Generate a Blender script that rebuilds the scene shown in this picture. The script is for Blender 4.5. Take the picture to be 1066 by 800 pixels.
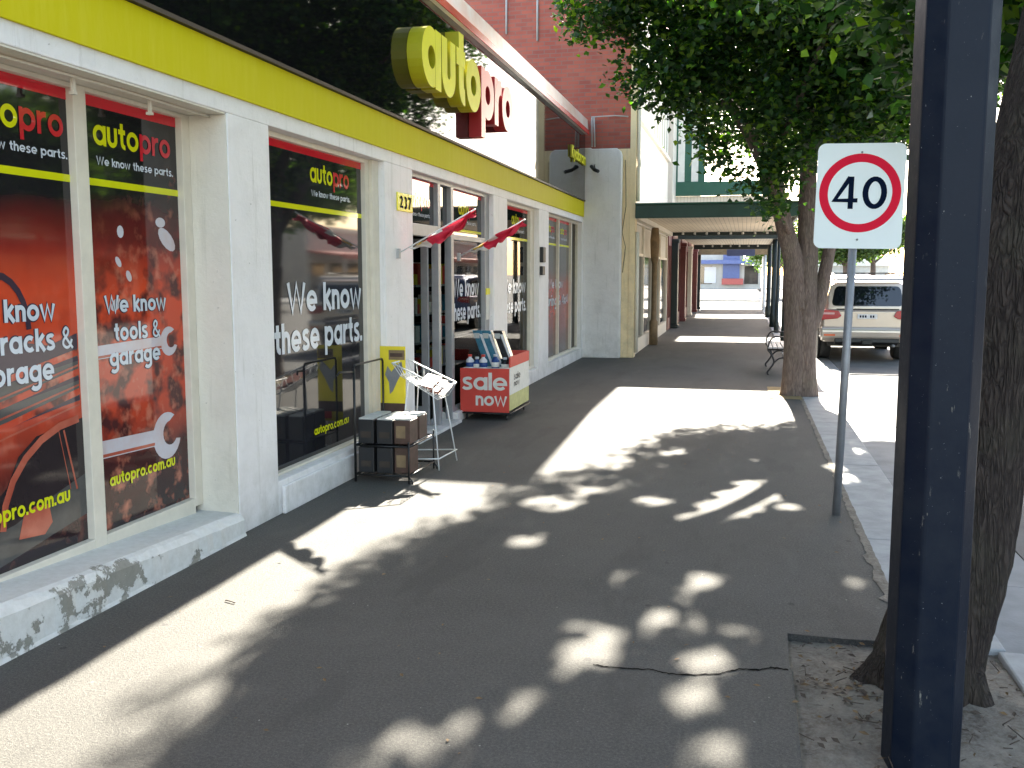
import bpy, bmesh, math, random
import numpy as np
from mathutils import Vector, Matrix
R = math.radians
random.seed(7); np.random.seed(7)
sc = bpy.context.scene
for o in list(bpy.data.objects): bpy.data.objects.remove(o)

# ------------------------------------------------------------ camera
H = 1.7
cd = bpy.data.cameras.new('camera'); cam = bpy.data.objects.new('camera', cd)
sc.collection.objects.link(cam); sc.camera = cam
cam.location = (0, 0, H)
cam.rotation_euler = (R(90 - 6.617), 0, R(13.57))
cd.sensor_width = 36; cd.lens = 36 * 1000 / 1066.0
cd.clip_start = .05; cd.clip_end = 2000
# ------------------------------------------------------------ light
SUN = Vector((-.035, 1, .625)).normalized()
w = bpy.data.worlds.new('World'); sc.world = w; w.use_nodes = True
nt = w.node_tree; bg = nt.nodes['Background']
sky = nt.nodes.new('ShaderNodeTexSky'); sky.sky_type = 'NISHITA'; sky.sun_disc = False
sky.sun_elevation = math.asin(SUN.z); sky.sun_rotation = math.atan2(SUN.x, SUN.y)
sky.air_density = 1.0; sky.dust_density = 1.2
wm = nt.nodes.new('ShaderNodeMix'); wm.data_type = 'RGBA'; wm.blend_type = 'MULTIPLY'; wm.inputs[0].default_value = 1; wm.inputs[7].default_value = (1.15, 1.0, .87, 1)  # the camera's white balance
nt.links.new(sky.outputs[0], wm.inputs[6]); nt.links.new(wm.outputs[2], bg.inputs[0]); bg.inputs[1].default_value = .088
sd = bpy.data.lights.new('sun', 'SUN'); sun = bpy.data.objects.new('sun', sd)
sc.collection.objects.link(sun); sd.energy = 5.0; sd.angle = R(.55); sd.color = (1, .93, .80)
sun.rotation_euler = SUN.to_track_quat('Z', 'Y').to_euler()
sun.location = (0, 0, 30)
sc.view_settings.view_transform = 'Standard'; sc.view_settings.look = 'None'
sc.view_settings.exposure = 3.25; sc.view_settings.gamma = 1
sc.cycles.max_bounces = 8; sc.cycles.transparent_max_bounces = 12

# ------------------------------------------------------------ materials
M = {}
def mat(name, col, rough=.6, metal=0, spec=.5, coat=0, noise=0, nscale=6, bump=0, bscale=40, col2=None, alpha=1):
    m = bpy.data.materials.new(name); m.use_nodes = True; M[name] = m
    n = m.node_tree.nodes; l = m.node_tree.links; b = n['Principled BSDF']
    b.inputs['Base Color'].default_value = (*col, 1); b.inputs['Roughness'].default_value = rough
    b.inputs['Metallic'].default_value = metal; b.inputs['Specular IOR Level'].default_value = spec
    b.inputs['Coat Weight'].default_value = coat; b.inputs['Coat Roughness'].default_value = .03
    if noise or bump:
        tc = n.new('ShaderNodeTexCoord')
    if noise:
        t = n.new('ShaderNodeTexNoise'); t.inputs['Scale'].default_value = nscale; t.inputs['Detail'].default_value = 7
        t.inputs['Roughness'].default_value = .62
        l.new(tc.outputs['Object'], t.inputs['Vector'])
        mr = n.new('ShaderNodeMapRange'); mr.inputs[1].default_value = .32; mr.inputs[2].default_value = .68
        l.new(t.outputs[0], mr.inputs[0])
        mx = n.new('ShaderNodeMix'); mx.data_type = 'RGBA'
        c2 = col2 or tuple(c * (1 - noise) for c in col)
        mx.inputs[6].default_value = (*col, 1); mx.inputs[7].default_value = (*c2, 1)
        l.new(mr.outputs[0], mx.inputs[0]); l.new(mx.outputs[2], b.inputs['Base Color'])
    if bump:
        t = n.new('ShaderNodeTexNoise'); t.inputs['Scale'].default_value = bscale; t.inputs['Detail'].default_value = 6
        l.new(tc.outputs['Object'], t.inputs['Vector'])
        bp = n.new('ShaderNodeBump'); bp.inputs['Strength'].default_value = bump; bp.inputs['Distance'].default_value = .01
        l.new(t.outputs[0], bp.inputs['Height']); l.new(bp.outputs[0], b.inputs['Normal'])
    return m
def nodes(m): return m.node_tree.nodes, m.node_tree.links, m.node_tree.nodes['Principled BSDF']

def ramp(n, stops):
    r = n.new('ShaderNodeValToRGB'); e = r.color_ramp.elements
    while len(e) < len(stops): e.new(.5)
    for i, (p, c) in enumerate(stops): e[i].position = p; e[i].color = (*c, 1)
    return r
def worldpos(n): return n.new('ShaderNodeNewGeometry').outputs['Position']
def mathn(n, l, op, a, b=None, clamp=False):
    x = n.new('ShaderNodeMath'); x.operation = op; x.use_clamp = clamp
    for i, v in enumerate((a, b)):
        if v is None: continue
        if isinstance(v, (int, float)): x.inputs[i].default_value = v
        else: l.new(v, x.inputs[i])
    return x.outputs[0]
def noise_n(n, l, vec, scale, detail=5, rough=.55):
    t = n.new('ShaderNodeTexNoise'); t.inputs['Scale'].default_value = scale; t.inputs['Detail'].default_value = detail
    t.inputs['Roughness'].default_value = rough; l.new(vec, t.inputs['Vector']); return t.outputs[0]
def mixc(n, l, f, a, b):
    x = n.new('ShaderNodeMix'); x.data_type = 'RGBA'
    if isinstance(f, (int, float)): x.inputs[0].default_value = f
    else: l.new(f, x.inputs[0])
    for i, v in ((6, a), (7, b)):
        if isinstance(v, tuple): x.inputs[i].default_value = (*v, 1)
        else: l.new(v, x.inputs[i])
    return x.outputs[2]
def maprange(n, l, v, a, b, c=0, d=1):
    x = n.new('ShaderNodeMapRange'); l.new(v, x.inputs[0])
    for i, q in zip((1, 2, 3, 4), (a, b, c, d)): x.inputs[i].default_value = q
    return x.outputs[0]
def bumpn(n, l, b, h, s, d=.01):
    x = n.new('ShaderNodeBump'); x.inputs['Strength'].default_value = s; x.inputs['Distance'].default_value = d
    l.new(h, x.inputs['Height']); l.new(x.outputs[0], b.inputs['Normal'])

# asphalt footpath: worn bitumen with aggregate, stains and a few pale specks
m = mat('asphalt', (.1, .1, .1), .85, spec=.35); n, l, b = nodes(m); P = worldpos(n)
big = noise_n(n, l, P, .9, 6, .6); fine = noise_n(n, l, P, 75, 4, .85); mid = noise_n(n, l, P, 7, 8, .75); tiny = noise_n(n, l, P, 210, 2, .8)
c = mixc(n, l, maprange(n, l, big, .3, .7), (.058, .056, .051), (.094, .090, .082))
c = mixc(n, l, maprange(n, l, mid, .35, .75, 0, .45), c, (.040, .039, .037))
c = mixc(n, l, maprange(n, l, fine, .42, .66, 0, .75), c, (.155, .148, .13))
c = mixc(n, l, maprange(n, l, tiny, .5, .62, 0, .5), c, (.022, .021, .02))
st_ = n.new('ShaderNodeMapping'); st_.inputs['Scale'].default_value = (1, .25, 1); l.new(P, st_.inputs[0])
stn = noise_n(n, l, st_.outputs[0], 2.6, 5, .6)
c = mixc(n, l, maprange(n, l, stn, .55, .62, 0, .30), c, (.045, .043, .040))
c = mixc(n, l, maprange(n, l, stn, .40, .34, 0, .25), c, (.14, .13, .115))
vo = n.new('ShaderNodeTexVoronoi'); vo.inputs['Scale'].default_value = 14; l.new(P, vo.inputs['Vector'])
spk = mathn(n, l, 'LESS_THAN', vo.outputs['Distance'], .06)
c = mixc(n, l, mathn(n, l, 'MULTIPLY', spk, maprange(n, l, mid, .5, .6)), c, (.35, .34, .31))
vg = n.new('ShaderNodeTexVoronoi'); vg.inputs['Scale'].default_value = 3.1; l.new(P, vg.inputs['Vector'])
c = mixc(n, l, mathn(n, l, 'MULTIPLY', maprange(n, l, vg.outputs['Distance'], .065, .05), .55), c, (.022, .021, .02))
vh = n.new('ShaderNodeTexVoronoi'); vh.inputs['Scale'].default_value = 4.7; l.new(P, vh.inputs['Vector'])
c = mixc(n, l, mathn(n, l, 'MULTIPLY', maprange(n, l, vh.outputs['Distance'], .06, .05), maprange(n, l, mid, .5, .55, 0, .4)), c, (.17, .165, .15))
l.new(c, b.inputs['Base Color']); bumpn(n, l, b, mathn(n, l, 'ADD', fine, mathn(n, l, 'MULTIPLY', tiny, .5)), .8, .009)
m = mat('road_asphalt', (.13, .13, .125), .9, noise=.35, nscale=2, bump=.4, bscale=90)
m = mat('kerb_concrete', (.36, .365, .36), .85, noise=.3, nscale=5, bump=.25, bscale=60)
m = mat('gutter_concrete', (.24, .25, .255), .85, noise=.3, nscale=3, bump=.25, bscale=60)
# dirt of the tree pit
m = mat('dirt', (.14, .12, .1), .95); n, l, b = nodes(m); P = worldpos(n)
a1 = noise_n(n, l, P, 5, 8, .7); a2 = noise_n(n, l, P, 45, 6, .75)
c = mixc(n, l, maprange(n, l, a1, .35, .65), (.085, .062, .045), (.27, .235, .185))
c = mixc(n, l, maprange(n, l, a2, .4, .7, 0, .7), c, (.32, .29, .24))
l.new(c, b.inputs['Base Color']); bumpn(n, l, b, a2, .8, .03)
mat('dirt_dry', (.34, .25, .11), .95, noise=.4, nscale=12, bump=.5)
# painted masonry with grime near the ground
def painted(name, base, dirty, low=.0, high=.6, amt=.6):
    m = mat(name, base, .62); n, l, b = nodes(m); P = worldpos(n)
    s = n.new('ShaderNodeSeparateXYZ'); l.new(P, s.inputs[0])
    hgt = maprange(n, l, s.outputs[2], low, high, 1, 0)
    nz = noise_n(n, l, P, 4, 8, .7); nf = noise_n(n, l, P, 26, 6, .7)
    g = mathn(n, l, 'MULTIPLY', hgt, maprange(n, l, nz, .3, .75))
    c = mixc(n, l, mathn(n, l, 'MULTIPLY', g, amt), base, dirty)
    c = mixc(n, l, maprange(n, l, nz, .45, .8, 0, .22), c, dirty)
    sm = n.new('ShaderNodeMapping'); sm.inputs['Scale'].default_value = (1, 1, .07); l.new(P, sm.inputs[0]); sk = noise_n(n, l, sm.outputs[0], 16, 6, .7)
    c = mixc(n, l, maprange(n, l, sk, .56, .72, 0, .38), c, dirty)
    c = mixc(n, l, maprange(n, l, nf, .67, .71, 0, .8), c, (.20, .18, .15))
    l.new(c, b.inputs['Base Color']); bumpn(n, l, b, mathn(n, l, 'ADD', nf, mathn(n, l, 'MULTIPLY', nz, 2.5)), .4, .010); return m
painted('white_wall', (.84, .81, .80), (.38, .36, .31), 0, .5, .7)
painted('cream_reveal', (.76, .71, .61), (.45, .42, .33), 0, 1.2, .5)
painted('nib_render', (.80, .78, .77), (.33, .32, .29), 0, 2.0, .5)
painted('cream_wall', (.88, .70, .42), (.35, .29, .19), 0, 3.0, .55)
painted('pale_cream', (.80, .74, .62), (.5, .44, .33), 2, 6, .3)
# chipped paint on the sill slab
m = mat('chipped_sill', (.66, .66, .64), .7); n, l, b = nodes(m); P = worldpos(n)
s = n.new('ShaderNodeSeparateXYZ'); l.new(P, s.inputs[0])
nz = noise_n(n, l, P, 3.2, 9, .68); nf = noise_n(n, l, P, 22, 8, .7)
edge = maprange(n, l, s.outputs[0], -3.32, -3.10, 0, 1)
sc_ = mathn(n, l, 'ADD', mathn(n, l, 'MULTIPLY', edge, .30), mathn(n, l, 'ADD', nz, mathn(n, l, 'MULTIPLY', nf, .25)))
chip = maprange(n, l, mathn(n, l, 'ADD', sc_, maprange(n, l, s.outputs[1], 3.2, 5.6, .0, -.10)), .915, .935)
c = mixc(n, l, maprange(n, l, nf, .3, .8), (.68, .68, .655), (.52, .51, .47))
c = mixc(n, l, chip, c, mixc(n, l, nf, (.16, .155, .13), (.32, .31, .27)))
l.new(c, b.inputs['Base Color']); bumpn(n, l, b, mathn(n, l, 'SUBTRACT', mathn(n, l, 'MULTIPLY', nf, .4), chip), .6, .008)
# yellow band
m = mat('yellow_paint', (.80, .70, .015), .7, spec=.15); n, l, b = nodes(m); P = worldpos(n)
st = n.new('ShaderNodeMapping'); st.inputs['Scale'].default_value = (1, 1, .15); l.new(P, st.inputs[0])
nz = noise_n(n, l, st.outputs[0], 14, 6, .7); nz2 = noise_n(n, l, P, 1.3, 5)
c = mixc(n, l, maprange(n, l, nz, .45, .75, 0, .5), (.60, .53, .002), (.70, .63, .05))
c = mixc(n, l, maprange(n, l, nz2, .4, .7, 0, .4), c, (.58, .49, .002))
l.new(c, b.inputs['Base Color']); bumpn(n, l, b, nz, .3, .006)
# bricks
m = mat('red_brick', (.4, .1, .07), .85); n, l, b = nodes(m); P = worldpos(n)
s = n.new('ShaderNodeSeparateXYZ'); l.new(P, s.inputs[0]); cb = n.new('ShaderNodeCombineXYZ')
l.new(mathn(n, l, 'ADD', s.outputs[0], s.outputs[1]), cb.inputs[0]); l.new(s.outputs[2], cb.inputs[1])
br = n.new('ShaderNodeTexBrick'); l.new(cb.outputs[0], br.inputs['Vector'])
br.inputs['Scale'].default_value = 1; br.inputs['Brick Width'].default_value = .235; br.inputs['Row Height'].default_value = .078
br.inputs['Mortar Size'].default_value = .010; br.inputs['Color1'].default_value = (.40, .092, .058, 1); br.inputs['Color2'].default_value = (.27, .062, .045, 1)
br.inputs['Mortar'].default_value = (.22, .11, .09, 1); br.inputs['Mortar Smooth'].default_value = .3
nz = noise_n(n, l, P, 1.5, 6)
c = mixc(n, l, maprange(n, l, nz, .4, .75, 0, .45), br.outputs[0], (.44, .16, .11))
l.new(c, b.inputs['Base Color']); bumpn(n, l, b, br.outputs[1], -.5, .01)
# plain ones
mat('alu_frame', (.36, .36, .37), .45, metal=.3, noise=.15, nscale=8)
mat('cream_frame', (.76, .69, .57), .5, noise=.12, nscale=9)
mat('fascia_black', (.006, .006, .007), .035, spec=.62)
mat('trim_dark', (.05, .035, .025), .6, noise=.3)
mat('red_gloss', (.62, .03, .02), .25, noise=.2)
mat('cap_white', (.72, .70, .70), .3, noise=.25, nscale=2.5, col2=(.62, .45, .40))  # peach blotches put reflected glare into the white
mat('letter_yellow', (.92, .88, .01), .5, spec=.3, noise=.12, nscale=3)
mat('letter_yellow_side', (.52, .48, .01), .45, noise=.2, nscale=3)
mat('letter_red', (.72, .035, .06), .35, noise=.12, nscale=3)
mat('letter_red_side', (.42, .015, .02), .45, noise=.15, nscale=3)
GL = dict(rough=.04, spec=.5)
mat('print_black', (.010, .010, .012), .04, noise=.3, nscale=3, col2=(.022, .022, .026))
mat('print_red', (.50, .018, .012), .05, noise=.2, nscale=4)
mat('print_yellow', (.72, .72, .01), .06, noise=.05)
mat('print_crimson', (.62, .02, .035), .06, noise=.05)
mat('print_white', (.66, .70, .76), .08, noise=.08)
mat('print_outline', (.05, .03, .05), .06, noise=.2)
mat('print_grey', (.10, .095, .09), .06, noise=.4, nscale=5)
mat('print_salmon', (.55, .15, .09), .06, noise=.5, nscale=4, col2=(.35, .06, .035))
mat('print_steel', (.62, .62, .68), .06, noise=.25, nscale=6, col2=(.60, .48, .48))
mat('print_carglass', (.03, .02, .022), .05, noise=.3, nscale=3)
def poster_mat(name, z0, z1, stops, blobs=0.0, seed=0):
    m = mat(name, (.1, .1, .1), .045); n, l, b = nodes(m); P = worldpos(n)
    s = n.new('ShaderNodeSeparateXYZ'); l.new(P, s.inputs[0])
    mp = n.new('ShaderNodeMapping'); mp.inputs['Location'].default_value = (seed, seed * 2.3, 0); l.new(P, mp.inputs[0])
    a = noise_n(n, l, mp.outputs[0], 1.7, 3); t = maprange(n, l, s.outputs[2], z0, z1)
    t = mathn(n, l, 'ADD', t, mathn(n, l, 'MULTIPLY', mathn(n, l, 'SUBTRACT', a, .5), .12))
    r = ramp(n, stops); l.new(t, r.inputs[0]); c = r.outputs[0]
    if blobs:
        q = noise_n(n, l, mp.outputs[0], 5.5, 3, .5); q2 = noise_n(n, l, mp.outputs[0], 10, 3, .5)
        lowz = maprange(n, l, mathn(n, l, 'ADD', s.outputs[2], mathn(n, l, 'MULTIPLY', s.outputs[1], -.5 if blobs > .9 else 0)), -.28 if blobs > .9 else 1.9, -.85 if blobs > .9 else 1.2)
        c = mixc(n, l, mathn(n, l, 'MULTIPLY', mathn(n, l, 'MULTIPLY', maprange(n, l, q, .46, .60), lowz), blobs), c, (.05, .012, .012))
        c = mixc(n, l, mathn(n, l, 'MULTIPLY', mathn(n, l, 'MULTIPLY', maprange(n, l, q2, .54, .72), lowz), blobs * .8), c, (.60, .20, .12))
    l.new(c, b.inputs['Base Color']); return m
RB = [(.0, (.018, .012, .016)), (.18, (.06, .014, .014)), (.36, (.54, .060, .022)), (.70, (.66, .070, .022)), (.84, (.24, .022, .016)), (.98, (.016, .015, .017))]
poster_mat('poster_rack_print', .27, 2.15, RB, .25, 3)
poster_mat('poster_tools_print', .27, 2.15, RB, .95, 8)
poster_mat('poster_touring_print', .27, 2.15, [(0, (.06, .05, .05)), (.2, (.2, .03, .03)), (.45, (.55, .04, .03)), (.62, (.45, .05, .04)), (.75, (.1, .09, .09)), (1, (.09, .09, .09))], .5, 5)
def glass(name, tint, base=.0):
    m = bpy.data.materials.new(name); m.use_nodes = True; M[name] = m
    n = m.node_tree.nodes; l = m.node_tree.links; n.clear()
    o = n.new('ShaderNodeOutputMaterial'); t = n.new('ShaderNodeBsdfTransparent'); t.inputs[0].default_value = (*tint, 1)
    g = n.new('ShaderNodeBsdfGlossy'); g.inputs[1].default_value = .02; fr = n.new('ShaderNodeFresnel'); fr.inputs[0].default_value = 1.55
    geo = n.new('ShaderNodeNewGeometry')
    # thin pane: same Fresnel from either side
    bf = n.new('ShaderNodeMath'); bf.operation = 'MULTIPLY'; bf.inputs[1].default_value = 0
    ly = n.new('ShaderNodeLayerWeight'); ly.inputs[0].default_value = .12
    mx = n.new('ShaderNodeMixShader'); ad = n.new('ShaderNodeMath'); ad.operation = 'ADD'; ad.use_clamp = True; ad.inputs[1].default_value = base
    l.new(ly.outputs[0], ad.inputs[0]); l.new(ad.outputs[0], mx.inputs[0]); l.new(t.outputs[0], mx.inputs[1]); l.new(g.outputs[0], mx.inputs[2]); l.new(mx.outputs[0], o.inputs[0])
    return m
glass('clear_glass', (.75, .8, .8), .05); glass('dark_glass', (.12, .14, .16), .06); glass('car_glass', (.10, .12, .16), .05)
mat('interior_dark', (.03, .028, .027), .8, noise=.3)
mat('interior_floor', (.05, .045, .04), .6, noise=.3)
mat('navy_paint', (.004, .009, .020), .42, spec=.13, noise=.4, nscale=7, bump=.05, bscale=60)
mat('navy_brown_paint', (.016, .014, .014), .35, noise=.4, nscale=7, bump=.05, bscale=60)
for nm in ('navy_paint',):
    n, l, b = nodes(M[nm]); P = worldpos(n); mp = n.new('ShaderNodeMapping'); mp.inputs['Scale'].default_value = (1, 1, .18); l.new(P, mp.inputs[0])
    a = noise_n(n, l, mp.outputs[0], 46, 5, .7); g = noise_n(n, l, P, 5, 5, .7); f_ = noise_n(n, l, P, 90, 3, .7)
    c = mixc(n, l, maprange(n, l, g, .35, .75), (.004, .008, .018), (.012, .016, .024))
    c = mixc(n, l, mathn(n, l, 'MULTIPLY', maprange(n, l, a, .655, .68), maprange(n, l, g, .48, .58)), c, (.16, .15, .13))
    c = mixc(n, l, maprange(n, l, f_, .71, .73), c, (.25, .25, .25))
    l.new(c, b.inputs['Base Color']); l.new(maprange(n, l, g, .3, .8, .34, .62), b.inputs['Roughness'])
mat('rub_mark', (.10, .10, .09), .7, noise=.4, nscale=30)
mat('galvanised', (.30, .31, .33), .5, metal=.6, noise=.25, nscale=12)
mat('sign_white', (.86, .94, .94), .35, noise=.03)
mat('sign_red', (.78, .01, .045), .6, spec=.15, noise=.05)
mat('sign_navy', (.004, .010, .030), .8, spec=.05, noise=.05)
mat('crack_dark', (.004, .004, .004), .95, spec=.02)
mat('green_beam', (.018, .062, .045), .5, noise=.3, nscale=3)
mat('green_light', (.018, .10, .06), .5, noise=.2, nscale=3)
mat('green_dark', (.012, .022, .02), .5, noise=.3, nscale=3)
mat('stripe_white', (.76, .74, .66), .7, noise=.15)
m = mat('soffit_lining', (.55, .47, .34), .7); n, l, b = nodes(m); P = worldpos(n)
wv = n.new('ShaderNodeTexWave'); wv.bands_direction = 'X'; wv.inputs['Scale'].default_value = 3.2; wv.wave_profile = 'SAW'; l.new(P, wv.inputs[0])
nz = noise_n(n, l, P, 3, 5)
c = mixc(n, l, maprange(n, l, wv.outputs[1], .9, 1.0), mixc(n, l, nz, (.84, .74, .60), (.74, .63, .48)), (.15, .12, .08))
l.new(c, b.inputs['Base Color'])
mat('maroon_paint', (.22, .05, .04), .5, noise=.3)
mat('timber_brown', (.28, .19, .10), .7, noise=.4, nscale=8)
mat('black_metal', (.012, .012, .013), .4, noise=.3)
mat('white_wire', (.75, .76, .76), .4, noise=.1)
mat('black_plastic', (.018, .018, .02), .45, noise=.2)
mat('battery_top', (.55, .55, .52), .5, noise=.2)
mat('card_orange', (.06, .034, .02), .6, noise=.6, nscale=16, col2=(.10, .05, .04))
mat('card_cream', (.70, .62, .38), .6, noise=.3, nscale=25)
mat('card_red', (.66, .06, .04), .55, noise=.15, nscale=8)
mat('card_white', (.78, .76, .70), .6, noise=.15, nscale=14)
mat('card_yellow', (.82, .66, .03), .5, noise=.12, nscale=8)
mat('card_lime', (.62, .60, .25), .6, noise=.25, nscale=14)
mat('magazine_pink', (.11, .035, .028), .5, noise=.6, nscale=25, col2=(.30, .12, .09))
mat('bottle_blue', (.02, .06, .22), .25, noise=.2, nscale=20)
mat('bottle_teal', (.05, .20, .30), .25, noise=.4, nscale=20)
mat('bottle_white', (.72, .72, .74), .35, noise=.2, nscale=20)
mat('bottle_black', (.01, .012, .02), .25, noise=.2)
m = mat('flag_cloth', (.70, .02, .06), .7, noise=.25, nscale=9)
mat('flag_white', (.78, .72, .66), .7, noise=.2); mat('flag_gold', (.70, .46, .05), .7, noise=.3)
mat('plate_yellow', (.86, .78, .01), .4, noise=.05)
mat('car_silver', (.52, .45, .39), .3, metal=.35, coat=.6, noise=.06, nscale=2)
mat('car_blue', (.05, .09, .22), .3, metal=.3, coat=.8, noise=.06, nscale=2)
mat('car_black', (.012, .012, .013), .5, noise=.3)
mat('tyre', (.018, .018, .018), .8, noise=.3, bump=.3)
mat('rim', (.32, .32, .34), .35, metal=.8, noise=.2)
mat('tail_red', (.42, .008, .015), .15, coat=.8, noise=.2, nscale=30)
mat('tail_clear', (.65, .35, .35), .15, coat=.8, noise=.2, nscale=30)
mat('reflector_orange', (.65, .10, .02), .3, noise=.1)
mat('iron', (.02, .02, .022), .5, noise=.3)
mat('bench_slat', (.50, .50, .50), .5, noise=.25, nscale=10)
mat('roof_metal', (.42, .42, .42), .5, metal=.3, noise=.2, nscale=2)
mat('awning_red', (.35, .07, .05), .6, noise=.2)
mat('far_blue', (.10, .14, .34), .5, noise=.2); mat('far_red', (.55, .12, .10), .5, noise=.2)
mat('render_buff', (.52, .46, .36), .8, noise=.25, nscale=1.2)
mat('render_pale', (.60, .58, .53), .8, noise=.25, nscale=1.2)
mat('render_pink', (.45, .30, .24), .8, noise=.25, nscale=1.2)
mat('shop_window', (.02, .022, .025), .06, noise=.4, nscale=1.0)
mat('shelf_goods', (.4, .3, .2), .6, noise=.8, nscale=14, col2=(.06, .10, .2))
mat('pvc_grey', (.45, .44, .43), .5, noise=.2)
mat('twig', (.07, .05, .035), .9, noise=.3)
mat('dry_leaf', (.20, .12, .05), .8, noise=.5, nscale=40)
# bark
def bark(name, c1, c2, sx, bs):
    m = mat(name, c1, .95, spec=.2); n, l, b = nodes(m); P = worldpos(n)
    mp = n.new('ShaderNodeMapping'); mp.inputs['Scale'].default_value = (1, 1, .16); l.new(P, mp.inputs[0])
    a = noise_n(n, l, mp.outputs[0], sx, 8, .65); g = noise_n(n, l, P, 3, 4)
    vo = n.new('ShaderNodeTexVoronoi'); vo.feature = 'DISTANCE_TO_EDGE'; vo.inputs['Scale'].default_value = sx * 1.1; 
    dst = n.new('ShaderNodeVectorMath'); dst.operation = 'MULTIPLY_ADD'; 
    nzc = n.new('ShaderNodeTexNoise'); nzc.inputs['Scale'].default_value = sx * .5; l.new(mp.outputs[0], nzc.inputs['Vector'])
    l.new(nzc.outputs[1], dst.inputs[0]); dst.inputs[1].default_value = (.10, .10, .10); l.new(mp.outputs[0], dst.inputs[2])
    l.new(dst.outputs[0], vo.inputs['Vector'])
    fis = maprange(n, l, vo.outputs['Distance'], 0, .30)
    hgt = mathn(n, l, 'ADD', mathn(n, l, 'MULTIPLY', fis, .35), mathn(n, l, 'MULTIPLY', a, 1.15))
    c = mixc(n, l, maprange(n, l, hgt, .35, 1.15), c2, c1)
    c = mixc(n, l, maprange(n, l, g, .5, .75, 0, .3), c, (.14, .14, .09))
    l.new(c, b.inputs['Base Color']); bumpn(n, l, b, hgt, bs, .03)
bark('bark_rough', (.10, .078, .066), (.016, .012, .011), 44, 1.3)
bark('bark_brown', (.23, .18, .155), (.085, .062, .055), 34, .6)
# leaves: diffuse + translucent, each leaf its own shade
def leafmat(name, stops, tl):
    m = bpy.data.materials.new(name); m.use_nodes = True; M[name] = m
    n = m.node_tree.nodes; l = m.node_tree.links; n.clear()
    o = n.new('ShaderNodeOutputMaterial'); geo = n.new('ShaderNodeNewGeometry')
    r = ramp(n, stops); l.new(geo.outputs['Random Per Island'], r.inputs[0])
    p = n.new('ShaderNodeBsdfPrincipled'); l.new(r.outputs[0], p.inputs['Base Color']); p.inputs['Roughness'].default_value = .42; p.inputs['Specular IOR Level'].default_value = .35
    t = n.new('ShaderNodeBsdfTranslucent'); hs = n.new('ShaderNodeMix'); hs.data_type = 'RGBA'; hs.blend_type = 'MULTIPLY'; hs.inputs[0].default_value = 1
    l.new(r.outputs[0], hs.inputs[6]); hs.inputs[7].default_value = (2.6, 3.4, .35, 1); l.new(hs.outputs[2], t.inputs[0])
    mx = n.new('ShaderNodeMixShader'); mx.inputs[0].default_value = tl
    l.new(p.outputs[0], mx.inputs[1]); l.new(t.outputs[0], mx.inputs[2]); l.new(mx.outputs[0], o.inputs[0])
leafmat('leaf_dark', [(0, (.010, .028, .012)), (.5, (.018, .048, .016)), (.80, (.04, .09, .018)), (1, (.13, .19, .02))], .38)
leafmat('leaf_far', [(0, (.03, .06, .02)), (.6, (.06, .10, .03)), (1, (.12, .16, .05))], .3)

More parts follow.
